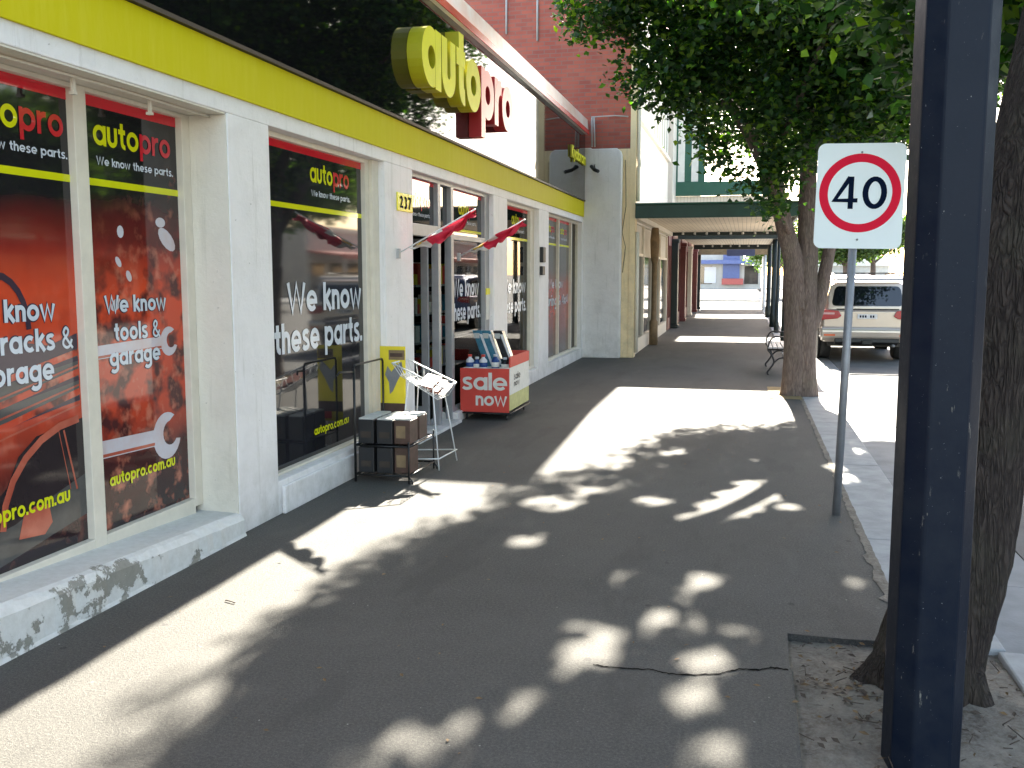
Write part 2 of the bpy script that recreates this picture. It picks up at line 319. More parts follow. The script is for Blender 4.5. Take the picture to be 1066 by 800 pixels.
# ------------------------------------------------------------ builders
def tag(o, label=None, cat=None, group=None, kind=None):
    if label: o['label'] = label
    if cat: o['category'] = cat
    if group: o['group'] = group
    if kind: o['kind'] = kind
    return o
def thing(name, loc, label, cat, group=None, rz=0):
    o = bpy.data.objects.new(name, None); sc.collection.objects.link(o); o.empty_display_size = .2
    o.location = loc; o.rotation_euler = (0, 0, rz); return tag(o, label, cat, group)
class MB:
    def __init__(s): s.v = []; s.f = []; s.mi = []; s.sm = []; s.mats = []
    def m(s, name):
        if name not in s.mats: s.mats.append(name)
        return s.mats.index(name)
    def add(s, vs, fs, mt=None, smooth=False):
        k = len(s.v); s.v += [tuple(p) for p in vs]
        i = s.m(mt) if mt else 0
        for f in fs: s.f.append(tuple(k + a for a in f)); s.mi.append(i); s.sm.append(smooth)
        return s
    def box(s, x0, x1, y0, y1, z0, z1, mt=None):
        return s.add([(x0,y0,z0),(x1,y0,z0),(x1,y1,z0),(x0,y1,z0),(x0,y0,z1),(x1,y0,z1),(x1,y1,z1),(x0,y1,z1)],
                     [(0,3,2,1),(4,5,6,7),(0,1,5,4),(1,2,6,5),(2,3,7,6),(3,0,4,7)], mt)
    def prism(s, poly, axis, a, b, mt=None):
        # poly 2D in the other two axes order; axis 0: (y,z) 1: (x,z) 2: (x,y)
        def P(p, q): return {0: (q, p[0], p[1]), 1: (p[0], q, p[1]), 2: (p[0], p[1], q)}[axis]
        n_ = len(poly); vs = [P(p, a) for p in poly] + [P(p, b) for p in poly]
        fs = [tuple(range(n_)), tuple(range(2*n_-1, n_-1, -1))] + [(i, i+n_, (i+1) % n_ + n_, (i+1) % n_) for i in range(n_)]
        return s.add(vs, fs, mt)
    def tube(s, pts, r, n_=8, mt=None, cap=True, smooth=True, rs=None):
        pts = [Vector(p) for p in pts]; vs = []; fs = []
        up = None
        for i, p in enumerate(pts):
            d = (pts[min(i+1, len(pts)-1)] - pts[max(i-1, 0)]).normalized()
            if up is None: up = d.orthogonal().normalized()
            up = (up - d * up.dot(d)); up = up.normalized() if up.length > 1e-6 else d.orthogonal().normalized()
            sd_ = d.cross(up); rr = rs[i] if rs else r
            for k in range(n_):
                a = 2*math.pi*k/n_; vs.append(p + up*math.cos(a)*rr + sd_*math.sin(a)*rr)
        for i in range(len(pts)-1):
            for k in range(n_):
                a = i*n_+k; b_ = i*n_+(k+1) % n_; fs.append((a, b_, b_+n_, a+n_))
        if cap: fs.append(tuple(range(n_-1, -1, -1))); fs.append(tuple(range((len(pts)-1)*n_, len(pts)*n_)))
        return s.add(vs, fs, mt, smooth)
    def lathe(s, prof, c, n_=16, mt=None, axis=2):
        vs = []; fs = []
        for (r, z) in prof:
            for k in range(n_):
                a = 2*math.pi*k/n_; q = (r*math.cos(a), r*math.sin(a), z)
                if axis == 0: q = (z, r*math.cos(a), r*math.sin(a))
                if axis == 1: q = (r*math.cos(a), z, r*math.sin(a))
                vs.append((c[0]+q[0], c[1]+q[1], c[2]+q[2]))
        for i in range(len(prof)-1):
            for k in range(n_):
                a = i*n_+k; b_ = i*n_+(k+1) % n_; fs.append((a, b_, b_+n_, a+n_))
        fs.append(tuple(range(n_-1, -1, -1))); fs.append(tuple(range((len(prof)-1)*n_, len(prof)*n_)))
        return s.add(vs, fs, mt, True)
    def build(s, name, mt=None, parent=None, bevel=0, local=False, label=None, fixn=True):
        me = bpy.data.meshes.new(name)
        off = Vector((0, 0, 0))
        if parent is not None and not local:
            p = parent
            while p is not None: off += p.location; p = p.parent
        me.from_pydata([tuple(Vector(v) - off) for v in s.v], [], s.f)
        if s.mats and (mt is None): names = s.mats
        else: names = [mt]
        for k in names: me.materials.append(M[k])
        if mt is None: me.polygons.foreach_set('material_index', s.mi)
        me.polygons.foreach_set('use_smooth', s.sm)
        if fixn:
            bm = bmesh.new(); bm.from_mesh(me); bmesh.ops.recalc_face_normals(bm, faces=bm.faces); bm.to_mesh(me); bm.free()
        me.update()
        o = bpy.data.objects.new(name, me); sc.collection.objects.link(o)
        if parent is not None: o.parent = parent
        if bevel:
            bv = o.modifiers.new('bevel', 'BEVEL'); bv.width = bevel; bv.segments = 2; bv.limit_method = 'ANGLE'; bv.angle_limit = R(40)
        if label: o['label'] = label
        return o
def B(*a): return MB().box(*a)
def copy_tree(root, loc=None, rz=None):
    def cp(o, par):
        c = o.copy(); sc.collection.objects.link(c)
        if par is not None: c.parent = par; c.matrix_parent_inverse = o.matrix_parent_inverse
        for ch in o.children: cp(ch, c)
        return c
    r = cp(root, None)
    if loc: r.location = loc
    if rz is not None: r.rotation_euler = (0, 0, rz)
    return r

# ------------------------------------------------------------ stroke lettering (round geometric sans)
def arc(cx, cy, rx, ry, a0, a1, n_=None):
    n_ = n_ or max(4, int(abs(a1-a0)/14)); return [(cx+rx*math.cos(R(a0+(a1-a0)*i/n_)), cy+ry*math.sin(R(a0+(a1-a0)*i/n_))) for i in range(n_+1)]
def spl(pts, n_=6):
    out = []; P = [pts[0]] + pts + [pts[-1]]
    for i in range(1, len(P)-2):
        for k in range(n_):
            t = k/n_; q = []
            for j in (0, 1):
                a, b_, c_, d = P[i-1][j], P[i][j], P[i+1][j], P[i+2][j]
                q.append(.5*(2*b_+(c_-a)*t+(2*a-5*b_+4*c_-d)*t*t+(3*b_-a-3*c_+d)*t**3))
            out.append(tuple(q))
    return out + [pts[-1]]
def glyph(ch, w):
    h = w/2; r = .5-h; lo = h; hi = 1-h; cap = 1.36
    O = ('c', arc(.5, .5, r, r, 0, 360, 26)[:-1])
    rn = .40-h
    G = {
     'a': ([O, ('o', [(1-h, 1), (1-h, 0)])], 1), 'o': ([O], 1),
     'p': ([O, ('o', [(h, 1), (h, -.4)])], 1), 'b': ([O, ('o', [(h, cap), (h, 0)])], 1),
     'd': ([O, ('o', [(1-h, cap), (1-h, 0)])], 1), 'q': ([O, ('o', [(1-h, 1), (1-h, -.4)])], 1),
     'g': ([O, ('o', [(1-h, 1), (1-h, -.12)] + arc(.5, -.12, r, .28, 0, -150)[1:])], 1),
     'c': ([('o', arc(.5, .5, r, r, 48, 312))], .88),
     'e': ([('o', [(lo, .47), (1-h, .47)] + arc(.5, .5, r, r, 0, 318)[1:])], 1),
     'u': ([('o', [(h, 1), (h, .40)] + arc(.40, .40, rn, .40-h, 180, 360) + [(.8-h, 1)])], .8),
     'n': ([('o', [(h, 0), (h, 1)]), ('o', [(h, .58)] + arc(.40, .60, rn, .40-h, 180, 0)[1:] + [(.8-h, 0)])], .8),
     'h': ([('o', [(h, 0), (h, cap)]), ('o', [(h, .58)] + arc(.40, .60, rn, .40-h, 180, 0)[1:] + [(.8-h, 0)])], .8),
     'm': ([('o', [(h, 0), (h, 1)]), ('o', [(h, .6)] + arc(.37, .62, .37-h, .38-h, 180, 0)[1:] + [(.74-h, 0)]), ('o', [(.74-h, .6)] + arc(1.11-w, .62, .37-h, .38-h, 180, 0)[1:] + [(1.48-h-w, 0)])], 1.48-w),
     'r': ([('o', [(h, 0), (h, 1)]), ('o', arc(.5, .5, .5-h, .5-h, 180, 78))], .58),
     't': ([('o', [(.16+h, 1.30), (.16+h, .36)] + arc(.44+h*.5, .36, .28-h*.5, .36-h, 180, 280)[1:]), ('o', [(0, 1-h), (.56, 1-h)])], .58),
     'f': ([('o', arc(.46, 1.36-.32, .30-h*.3, .32-h, 80, 180) + [(.16+h*.3, 0)]), ('o', [(0, 1-h), (.52, 1-h)])], .52),
     'l': ([('o', [(h, 0), (h, cap)])], w), 'i': ([('o', [(h, 0), (h, 1)]), ('o', [(h, 1.18), (h, 1.18+w)])], w),
     'k': ([('o', [(h, 0), (h, cap)]), ('o', [(h, .42), (.72-h*.2, 1)]), ('o', [(.28, .55), (.76-h*.2, 0)])], .76),
     'K': ([('o', [(h, 0), (h, cap)]), ('o', [(h, .55), (.86-h*.2, cap)]), ('o', [(.3, .75), (.92-h*.2, 0)])], .92),
     's': ([('o', spl([(.72-h*.7, .80), (.56, 1-h+.0), (.36, 1-h), (.17+h*.1, .80), (.22, .60), (.40, .51), (.58, .41), (.64, .22), (.46, h), (.24, h), (.03+h*.5, .22)]))], .76),
     'v': ([('o', [(h*.6, 1), (.42, h*.4), (.84-h*.6, 1)])], .84), 'x': ([('o', [(h*.5, 1), (.8-h*.5, 0)]), ('o', [(.8-h*.5, 1), (h*.5, 0)])], .8),
     'y': ([('o', [(h*.6, 1), (.44, .06)]), ('o', [(.86-h*.6, 1), (.26, -.4)])], .86),
     'w': ([('o', [(h*.6, 1), (.34, h*.3), (.62, .92), (.90, h*.3), (1.24-h*.6, 1)])], 1.24),
     'W': ([('o', [(h*.6, cap), (.42, h*.3), (.78, cap-.06), (1.14, h*.3), (1.56-h*.6, cap)])], 1.56),
     '&': ([('o', spl([(.95, 0), (.25, .85), (.24, 1.12), (.42, 1.28), (.60, 1.12), (.54, .88), (.18, .55), (.12, .28), (.36, h*.9), (.66, .14), (.90, .55)]))], 1),
     '.': ([('o', [(h, 0), (h, w)])], w),
     '0': ([('c', arc(.42, cap/2, .42-h, cap/2-h, 0, 360, 26)[:-1])], .84),
     '4': ([('o', [(.86, .36), (h*.7, .36), (.58, cap-.02)]), ('o', [(.62, cap), (.62, 0)])], .88),
     '2': ([('o', arc(.38, .97, .38-h, .39-h, 170, -30)+[(h+.02, h), (.80, h)])], .8),
     '3': ([('o', arc(.36, 1.0, .34-h, .36-h, 150, -90)), ('o', arc(.36, .38, .38-h, .38-h*.6, 90, -150))], .76),
     '7': ([('o', [(0, cap-h), (.74-h*.4, cap-h), (.26, 0)])], .74),
     '1': ([('o', [(.3, 0), (.3, cap)])], .5), '5': ([('o', [(.7, cap-h), (.15, cap-h), (.12, .8)] + arc(.36, .43, .36-h, .43-h, 100, -140))], .76),
     '8': ([('c', arc(.4, 1.02, .30-h*.6, .34-h, 0, 360, 18)[:-1]), ('c', arc(.4, .37, .4-h, .37-h*.8, 0, 360, 18)[:-1])], .8),
     ' ': ([], .42),
    }
    return G[ch]
def ribbon(pts, closed, w):
    n_ = len(pts); L = []; Rr = []
    for i in range(n_):
        p = Vector(pts[i]); a = Vector(pts[(i-1) % n_] if (closed or i > 0) else pts[i]); c_ = Vector(pts[(i+1) % n_] if (closed or i < n_-1) else pts[i])
        d1 = (p-a); d2 = (c_-p)
        if d1.length < 1e-9: d1 = d2
        if d2.length < 1e-9: d2 = d1
        d1 = d1.normalized(); d2 = d2.normalized(); n1 = Vector((-d1.y, d1.x)); n2 = Vector((-d2.y, d2.x)); mt = (n1+n2)
        mt = mt.normalized() if mt.length > 1e-6 else n1
        k = 1/max(.72, mt.dot(n1)); L.append(p+mt*w/2*k); Rr.append(p-mt*w/2*k)
    return L, Rr
def text_width(s_, w, gap): return sum(glyph(c_, w)[1]+gap for c_ in s_)-gap
def lettering(mb, s_, T, xh, width=None, w=.22, gap=.12, depth=0, mt=None, side=None, grow=0, lay=.0004, sx=1):
    """T(u, v, d) -> world; xh = x-height in metres; width sets total width"""
    tw = text_width(s_, w, gap)
    fx = (width/tw) if width else xh*sx
    u = 0; ns = 0
    for c_ in s_:
        wq = w*{'&': .62, 'W': .86, 'w': .86, 's': .9, 'e': .92, '4': .9}.get(c_, 1) if depth == 0 else w
        st, adv = glyph(c_, wq)
        for (kd, pts) in st:
            L, Rr = ribbon(pts, kd == 'c', wq+grow); ns += 1; n_ = len(pts)
            dd = (ns % 3)*lay
            def Q(p, d): return T((u+p.x)*fx, p.y*xh, d+dd)
            cnt = n_ if kd == 'c' else n_-1
            if depth == 0:
                mb.add([Q(p, lay*.8*i_/n_) for i_, p in enumerate(L)]+[Q(p, lay*.8*i_/n_+1e-5) for i_, p in enumerate(Rr)], [(i, n_+i, n_+(i+1) % n_, (i+1) % n_) for i in range(cnt)], mt)
            else:
                V = [Q(p, depth) for p in L]+[Q(p, depth) for p in Rr]+[Q(p, 0) for p in L]+[Q(p, 0) for p in Rr]
                mb.add(V, [(i, n_+i, n_+(i+1) % n_, (i+1) % n_) for i in range(cnt)], mt)
                F = [(i, (i+1) % n_, 2*n_+(i+1) % n_, 2*n_+i) for i in range(cnt)]+[(n_+i, 3*n_+i, 3*n_+(i+1) % n_, n_+(i+1) % n_) for i in range(cnt)]+[(2*n_+i, 2*n_+(i+1) % n_, 3*n_+(i+1) % n_, 3*n_+i) for i in range(cnt)]
                if kd != 'c': F += [(0, 2*n_, 3*n_, n_), (n_-1, 2*n_-1, 4*n_-1, 3*n_-1)]
                mb.add(V, F, side or mt)
                # the front faces are already in the first add; the second one carries only sides and back
        u += adv+gap
    return mb
def onwall(X, Y0, Z0): return lambda u, v, d: (X+d, Y0+u, Z0+v)          # wall facing +X
def onfront(Y, X0, Z0): return lambda u, v, d: (X0+u, Y-d, Z0+v)         # face towards -Y
# ============================================================ GROUND
tag(B(-400, 400, -300, 700, -.6, -.20).build('ground', 'road_asphalt'), 'wide flat ground stretching away under the street', kind='structure')
fp = MB(); fp.prism([(-9.2, -12), (.785, -12), (.785, 1.6), (.244, 1.6), (.236, 3.0), (.243, 4.12), (.232, 4.17), (.240, 4.575), (.50, 4.565), (.785, 4.59), (.785, 48), (-9.2, 48)], 2, -.2, 0)
tag(fp.build('footpath', 'asphalt'), kind='structure')
kb = MB()
for (a, b_) in [(-12, 1.55), (4.60, 6.4), (6.405, 8.9), (8.905, 11.4), (11.405, 13.9), (13.905, 16.4), (16.405, 21.4), (21.405, 26.4), (26.405, 31.4), (31.405, 36.4), (36.405, 42.4), (42.405, 48)]:
    kb.box(.80, 1.20, a, b_, -.2, -.002)
kb.box(1.16, 1.27, 1.56, 4.59, -.2, -.004)
tag(kb.build('kerb', 'kerb_concrete', bevel=.012), kind='structure')
gt = MB()
for i in range(20):
    y = -12 + i * 3; gt.box(1.275 if y + 3 < 4.6 else 1.205, 1.78, y, y + 2.994, -.19, -.13)
tag(gt.build('gutter', 'gutter_concrete'), kind='structure')
tag(B(1.785, 19.4, -60, 400, -.19, -.125).build('road', 'road_asphalt'), kind='structure')
tag(MB().box(-60, 1.78, 48.3, 62, -.19, -.124).build('cross_road', 'road_asphalt'), kind='structure')
f2 = MB(); f2.box(19.6, 24, -60, 160, -.2, 0); f2.box(19.4, 19.59, -60, 160, -.2, .005)
tag(f2.build('opposite_footpath', 'kerb_concrete'), kind='structure')
tag(B(-12, 1.2, 62.3, 200, -.19, .0).build('far_footpath', 'kerb_concrete'), kind='structure')
# tree pit dirt: a lumpy sheet
def lumpy(x0, x1, y0, y1, nx, ny, z0, amp, seed):
    rng = np.random.RandomState(seed); mb = MB(); vs = []
    ph = rng.rand(8) * 6
    for j in range(ny + 1):
        for i in range(nx + 1):
            x = x0 + (x1 - x0) * i / nx; y = y0 + (y1 - y0) * j / ny
            z = z0 + amp * (math.sin(x * 9 + ph[0]) * math.cos(y * 7 + ph[1]) + .6 * math.sin(x * 23 + y * 17 + ph[2])) + rng.randn() * amp * .35
            d = math.hypot(x - .80, y - 4.12); z += .05 * math.exp(-(d / .35) ** 2)
            vs.append((x, y, z))
    fs = [(j*(nx+1)+i, j*(nx+1)+i+1, (j+1)*(nx+1)+i+1, (j+1)*(nx+1)+i) for j in range(ny) for i in range(nx)]
    return mb.add(vs, fs, None, True)
tag(lumpy(.235, 1.165, 1.55, 4.60, 46, 120, -.035, .006, 3).build('tree_pit', 'dirt'), kind='structure')
tag(lumpy(.36, .79, 13.35, 14.75, 14, 30, .007, .002, 8).build('tree_pit', 'dirt_dry'), kind='structure')
# ragged soil line between asphalt and kerb
rg = MB(); rng = np.random.RandomState(5); pv = []; N_ = 140
for i in range(N_ + 1):
    y = 4.6 + 9.2 * i / N_; fade = max(0, 1 - (y - 4.6) / 2.6)
    pv += [(.775 - .02 * rng.rand() - .06 * fade * (.4 + .6 * math.sin(y * 5) ** 2) * rng.rand(), y, .004), (.806 + .008 * rng.rand(), y, .004)]
rg.add(pv, [(2*i, 2*i+1, 2*i+3, 2*i+2) for i in range(N_)])
tag(rg.build('soil_edge', 'dirt', fixn=False), kind='structure')
# crack and cut joint in the asphalt
ck = MB(); base = [(-.60, 3.99), (-.52, 3.98), (-.34, 3.995), (-.26, 3.97), (-.18, 3.98), (-.06, 4.02), (.02, 4.09), (.1, 4.10), (.16, 4.14), (.235, 4.13)]
pts = []
for i in range(len(base) - 1):
    for k in range(8):
        t = k / 8; pts.append((base[i][0] + (base[i+1][0]-base[i][0])*t, base[i][1] + (base[i+1][1]-base[i][1])*t + rng.randn()*.0035))
cv = []
for i, (x, y) in enumerate(pts):
    wd = .003 + .006 * abs(math.sin(i * .37)) * rng.rand() + .002 * i / len(pts); cv += [(x, y - wd, .003), (x, y + wd, .003)]
ck.add(cv, [(2*i, 2*i+1, 2*i+3, 2*i+2) for i in range(len(pts) - 1)])
tag(ck.build('footpath_crack', 'crack_dark', fixn=False), kind='structure')
# leaf litter and bits of bark in the pit
lt = MB()
for i in range(420):
    x = .26 + .88 * rng.rand(); y = 2.6 + 1.95 * rng.rand()
    if i < 120: x = .25 + .5*rng.rand(); y = 4.05 + .10*rng.randn() - (x-.25)*.3
    a = rng.rand() * 6.28; s_ = .008 + .018 * rng.rand(); z = -.012 + .01*rng.rand()
    dx, dy = math.cos(a)*s_, math.sin(a)*s_; lt.add([(x-dx, y-dy, z), (x+dy*.4, y-dx*.4, z+.008), (x+dx, y+dy, z+.004), (x-dy*.4, y+dx*.4, z+.001)], [(0, 1, 2, 3)], ['dry_leaf', 'twig', 'twig'][i % 3])
for i in range(60):
    x = .26 + .88 * rng.rand(); y = 2.6 + 1.95 * rng.rand(); a = rng.rand()*6.28; q = .03+.06*rng.rand()
    lt.tube([(x, y, -.01), (x+math.cos(a)*q, y+math.sin(a)*q, .004)], .0022, 4, 'twig')
tag(lt.build('leaf_litter'), 'scattered dry leaves and twigs on the dirt of the tree pit', kind='stuff')
# a scrap of litter on the sunlit strip and a few fallen leaves on the footpath
fl = MB()
for i in range(170):
    x = -2.9 + 3.6 * rng.rand(); y = 3 + 13 * rng.rand(); a = rng.rand()*6.28; s_ = .008 + .012*rng.rand(); dx, dy = math.cos(a)*s_, math.sin(a)*s_
    fl.add([(x-dx, y-dy, .004), (x+dy*.5, y-dx*.5, .008), (x+dx, y+dy, .006), (x-dy*.5, y+dx*.5, .005)], [(0, 1, 2, 3)], 'dry_leaf')
tag(fl.build('fallen_leaves'), 'few tiny dry leaves scattered over the asphalt footpath', kind='stuff')
def bow(x, y, L, a): return [(x + math.cos(a)*L*(t-.5), y + math.sin(a)*L*(t-.5) , .006 + .002*math.sin(t*math.pi)) for t in (0, .25, .5, .75, 1)]
tb = MB(); tb.tube(bow(-2.55, 4.34, .075, -.35), .003, 5)
tag(tb.build('twig', 'twig'), 'small dark curved twig lying on the sunlit strip of footpath', 'twig')

# ============================================================ THE SHOP
XF = -3.15
shop = thing('shop_building', (XF, 9, 0), 'single storey white painted auto parts shop with yellow band and black fascia', 'shop')
wl = MB()
piers = [(-2.0, -1.46), (5.52, 6.06), (8.20, 8.95), (12.05, 12.78), (14.86, 15.62), (18.93, 19.06)]
for (a, b_) in piers: wl.box(-3.47, XF, a, b_, 0, 2.685)
wl.box(-3.47, XF, -2.0, 19.06, 2.685, 3.09)
for (a, b_, z) in [(6.06, 8.20, .24), (12.78, 14.86, .20), (15.62, 18.93, .19), (10.42, 12.05, .11)]: wl.box(-3.45, XF, a, b_, 0, z)
wl.box(-3.45, XF+.05, 8.952, 10.418, 0, .035)
wl.build('wall', 'white_wall', shop, bevel=.006)
# projecting low ledges under the far windows
MB().box(XF, XF+.03, 6.10, 8.16, 0, .20).build('skirting', 'white_wall', shop, bevel=.008)
# cream painted reveals: thin linings inside the deep first bay
rv = MB(); rv.box(-3.45, -3.156, 5.508, 5.519, .1, 2.672); rv.box(-3.45, -3.156, -1.459, 5.507, 2.674, 2.684)
rv.build('window_reveal', 'cream_reveal', shop)
# conduit clips under the soffit of the first bay
cl = MB()
for y in (4.28, 4.92): cl.box(-3.30, -3.285, y, y + .02, 2.60, 2.673); cl.box(-3.31, -3.28, y-.004, y + .024, 2.585, 2.60)
cl.tube([(-3.26, 2.4, 2.662), (-3.26, 3.6, 2.660), (-3.25, 4.5, 2.664), (-3.26, 5.5, 2.660)], .007, 6)
cl.build('cable', 'cream_reveal', shop)
# sill slab, its top falling with the street
sv = []; zt = lambda y: .245 - .046 * (max(y, 1.0) - 3.44)
ys = [-1.46 + (5.519 + 1.46) * i / 90 for i in range(91)]; sl = MB(); rs = np.random.RandomState(9)
for y in ys:
    e = .006 * rs.randn(); q = .010 * abs(rs.randn())
    sv += [(-3.47, y, 0), (-3.47, y, zt(y)+.006), (-3.17, y, zt(y)), (-3.135-q, y, zt(y)-.012+e*.4), (-3.115+e*.6, y, zt(y)-.045), (-3.11+e*.6, y, .02), (-3.105, y, 0)]
sl.add(sv, [(7*i+k, 7*i+k+1, 7*(i+1)+k+1, 7*(i+1)+k) for i in range(90) for k in range(6)] + [tuple(range(6, -1, -1)), tuple(range(630, 637))])
sl.build('sill', 'chipped_sill', shop)
B(XF, XF + .018, -2.0, 19.05, 2.79, 3.09).build('yellow_band', 'yellow_paint', shop, bevel=.004)
B(XF, XF + .045, -2.0, 19.05, 3.093, 3.118).build('drip_strip', 'trim_dark', shop)
fa_ = None
fas = MB()
# glossy fascia in sheets with fine joints
y = -2.0; k = 0
while y < 19.04:
    y2 = min(y + 2.44, 19.05); fas.box(-3.44, -3.12, y, y2 - .005, 3.121, 4.47); y = y2
fascia = fas.build('fascia', 'fascia_black', shop)
capb = MB(); capb.prism([(-3.048, 4.37), (-3.034, 4.37), (-3.040, 4.455), (-3.053, 4.455)], 1, -2.0, 19.02); capb.build('red_edge', 'red_gloss', shop)
MB().prism([(-3.118, 4.385), (-3.05, 4.375), (-3.056, 4.45), (-3.075, 4.66), (-3.12, 4.68), (-3.46, 4.68), (-3.46, 4.474), (-3.118, 4.474)], 1, -2.0, 19.03).build('capping', 'cap_white', shop)
B(-9.5, -3.47, -2.0, 19.06, 3.7, 3.9).build('roof', 'roof_metal', shop)
iw = MB(); iw.box(-9.5, -9.3, -2, 19.0, 0, 3.69); iw.box(-9.29, -3.48, -2, -1.8, 0, 3.69); iw.box(-9.29, -3.48, 18.8, 19.0, 0, 3.69); iw.box(-9.29, -3.48, -1.79, 18.79, 3.0, 3.05)
iw.build('inner_wall', 'interior_dark', shop)
# shelving seen through the clear panes
for (y0, y1, x) in [(11.35, 12.2, -5.0), (12.6, 14.9, -4.4)]:
    sh = MB()
    for z in (.3, .7, 1.1, 1.5): sh.box(x-.4, x, y0, y1, z, z+.03)
    f = sh.build('shelf', 'alu_frame', shop)
    gd = MB(); rr = np.random.RandomState(int(y0*10))
    for z in (.33, .73, 1.13, 1.53):
        yy = y0 + .03
        while yy < y1 - .15:
            w_ = .08 + .12*rr.rand(); hh = .12 + .2*rr.rand(); gd.box(x-.3, x-.02, yy, yy+w_-.012, z, z+hh, ['card_yellow', 'card_red', 'shelf_goods', 'card_white', 'bottle_teal'][rr.randint(5)]); yy += w_
    gd.build('goods', None, f)

def frame(mb, X, y0, y1, z0, z1, t, d=.05):
    mb.box(X-.012, X+d, y0, y0+t, z0, z1); mb.box(X-.012, X+d, y1-t, y1, z0, z1)
    mb.box(X-.012, X+d, y0+t, y1-t, z1-t, z1); mb.box(X-.012, X+d, y0+t, y1-t, z0, z0+t)
def sheet(mb, X, y0, y1, z0, z1, mt=None): return mb.box(X-.003, X, y0, y1, z0, z1, mt)
def polywall(mb, X, pts, mt): 
    mb.add([(X, p[0], p[1]) for p in pts], [tuple(range(len(pts)))], mt); return mb
def thick(mb, X, pts, w_, mt):
    L, Rr = ribbon(pts, False, w_); n_ = len(pts)
    mb.add([(X, p.x, p.y) for p in L] + [(X, p.x, p.y) for p in Rr], [(i, i+1, n_+i+1, n_+i) for i in range(n_-1)], mt); return mb
def header(par, X, y0, y1, logo=None, lz=2.39, red=True, tag2=True):
    """red stripe, yellow line, word mark and slogan of the printed header"""
    mb = MB(); mb.box(X+.001, X+.0025, y0, y1, 2.17, 2.208, 'print_yellow'); mb.build('printed_stripe', None, par); mb = MB()
    if red: mb.box(X+.001, X+.0025, y0, y1, 2.590, 2.66, 'print_crimson')
    mb.build('printed_stripe', None, par)
    if logo:
        a, b_ = logo; W_ = b_ - a; wa = text_width('auto', .24, .10); wt = text_width('autopro', .24, .10); m_ = MB(); xh = W_ / wt * 1.0
        lettering(m_, 'auto', onwall(X+.003, a, lz), xh, W_*wa/wt, .24, .10, mt='print_yellow')
        lettering(m_, 'pro', onwall(X+.003, a + W_*(wa+.10)/wt, lz), xh, W_*(wt-wa-.10)/wt, .24, .10, mt='print_crimson')
        m_.build('lettering', None, par); m_ = MB()
        lettering(m_, 'We know these parts.', onwall(X+.003, a+.02, lz-.105), .034, W_*1.0, .25, .12, mt='print_white')
        m_.build('lettering', None, par)
def text_block(par, X, lines, mt='print_white', outline=True):
    for (s_, a, b_, z, xh) in lines:
        mb = MB()
        if outline: lettering(mb, s_, onwall(X+.0015, a, z), xh, b_-a, .27, .10, mt='print_outline', grow=.16, lay=.0002)
        lettering(mb, s_, onwall(X+.0035, a, z), xh, b_-a, .27, .10, mt=mt)
        mb.build('lettering', None, par)

# --- bay 1: three tall panes carrying full-height posters
X1 = -3.45
fr = MB(); zb = .235
for (a, b_) in [(-1.455, -1.38), (.42, .52), (1.44, 1.54), (2.42, 2.52), (3.40, 3.50), (4.43, 4.53), (5.42, 5.505)]: fr.box(X1-.015, X1+.045, a, b_, .20, 2.672)
for (a, b_) in [(-1.38, .42), (.52, 1.44), (1.54, 2.42), (2.52, 3.40), (3.50, 4.43), (4.53, 5.42)]:
    fr.box(X1-.015, X1+.045, a, b_, .10, zb+.02); fr.box(X1-.015, X1+.045, a, b_, 2.648, 2.672)
w1 = fr.build('window', 'cream_frame', shop, bevel=.004)
for i, (a, b_) in enumerate([(-1.38, .42), (.52, 1.44), (1.54, 2.42), (2.52, 3.40)]):
    p = sheet(MB(), X1, a, b_, zb, 2.648).build('poster', 'poster_rack_print', w1); header(w1, X1, a, b_, (a+.1, b_-.12))
# pane A: racks & storage
a, b_ = 3.50, 4.43
pa = MB(); sheet(pa, X1, a, b_, zb, 2.648, 'poster_rack_print'); pa.build('poster', None, w1, label='red and black poster of a car with roof racks')
header(w1, X1, a, b_, (3.66, 4.395))
art = MB(); q = X1 + .001
polywall(art, q-.0006, [(3.5, 1.22), (4.42, 1.36), (4.42, 1.02), (3.5, .92)], 'print_grey')
for k in range(9):
    z = .93 + .035*k; thick(art, q+.0001*k, [(3.5, z-.10), (3.9, z-.02+.02*math.sin(k*2)), (4.42, z+.07)], .010 + .012*((k*7) % 3), ['print_salmon', 'print_outline', 'poster_tools_print'][k % 3])
polywall(art, q+.0006, [(3.5, .235), (4.43, .40), (4.43, .62), (4.2, .56), (3.9, .47), (3.5, .42)], 'print_grey')
polywall(art, q+.0004, [(3.5, .42), (3.86, .66), (3.95, .80), (4.08, .88), (4.43, .925), (4.43, .60), (4.2, .55), (3.9, .46)], 'print_carglass')
thick(art, q+.0012, arc(4.42, .44, .60, .485, 178, 92), .04, 'print_salmon')
thick(art, q+.0013, [(4.28, .88), (4.36, .55)], .012, 'print_salmon'); thick(art, q+.0014, [(4.24, .89), (4.31, .56)], .005, 'print_salmon')
polywall(art, q+.0016, [(3.92, .39), (3.96, .50), (4.04, .53), (4.14, .52), (4.16, .42), (4.10, .37)], 'print_salmon')
polywall(art, q+.0010, [(3.5, 1.24), (3.66, 1.34), (3.94, 1.37), (4.2, 1.33), (4.42, 1.38), (4.42, 1.30), (3.9, 1.20)], 'print_outline')
thick(art, q+.0018, arc(3.86, 1.42, .21, .27, 0, 178), .035, 'print_outline')
art.build('printed_picture', None, w1)
text_block(w1, X1, [('We know', 3.63, 4.26, 1.46, .082), ('roof racks &', 3.50+.03, 4.385, 1.305, .085), ('storage', 3.68, 4.23, 1.155, .085)])
text_block(w1, X1, [('autopro.com.au', 3.62, 4.30, .50, .058)], 'print_yellow', False)
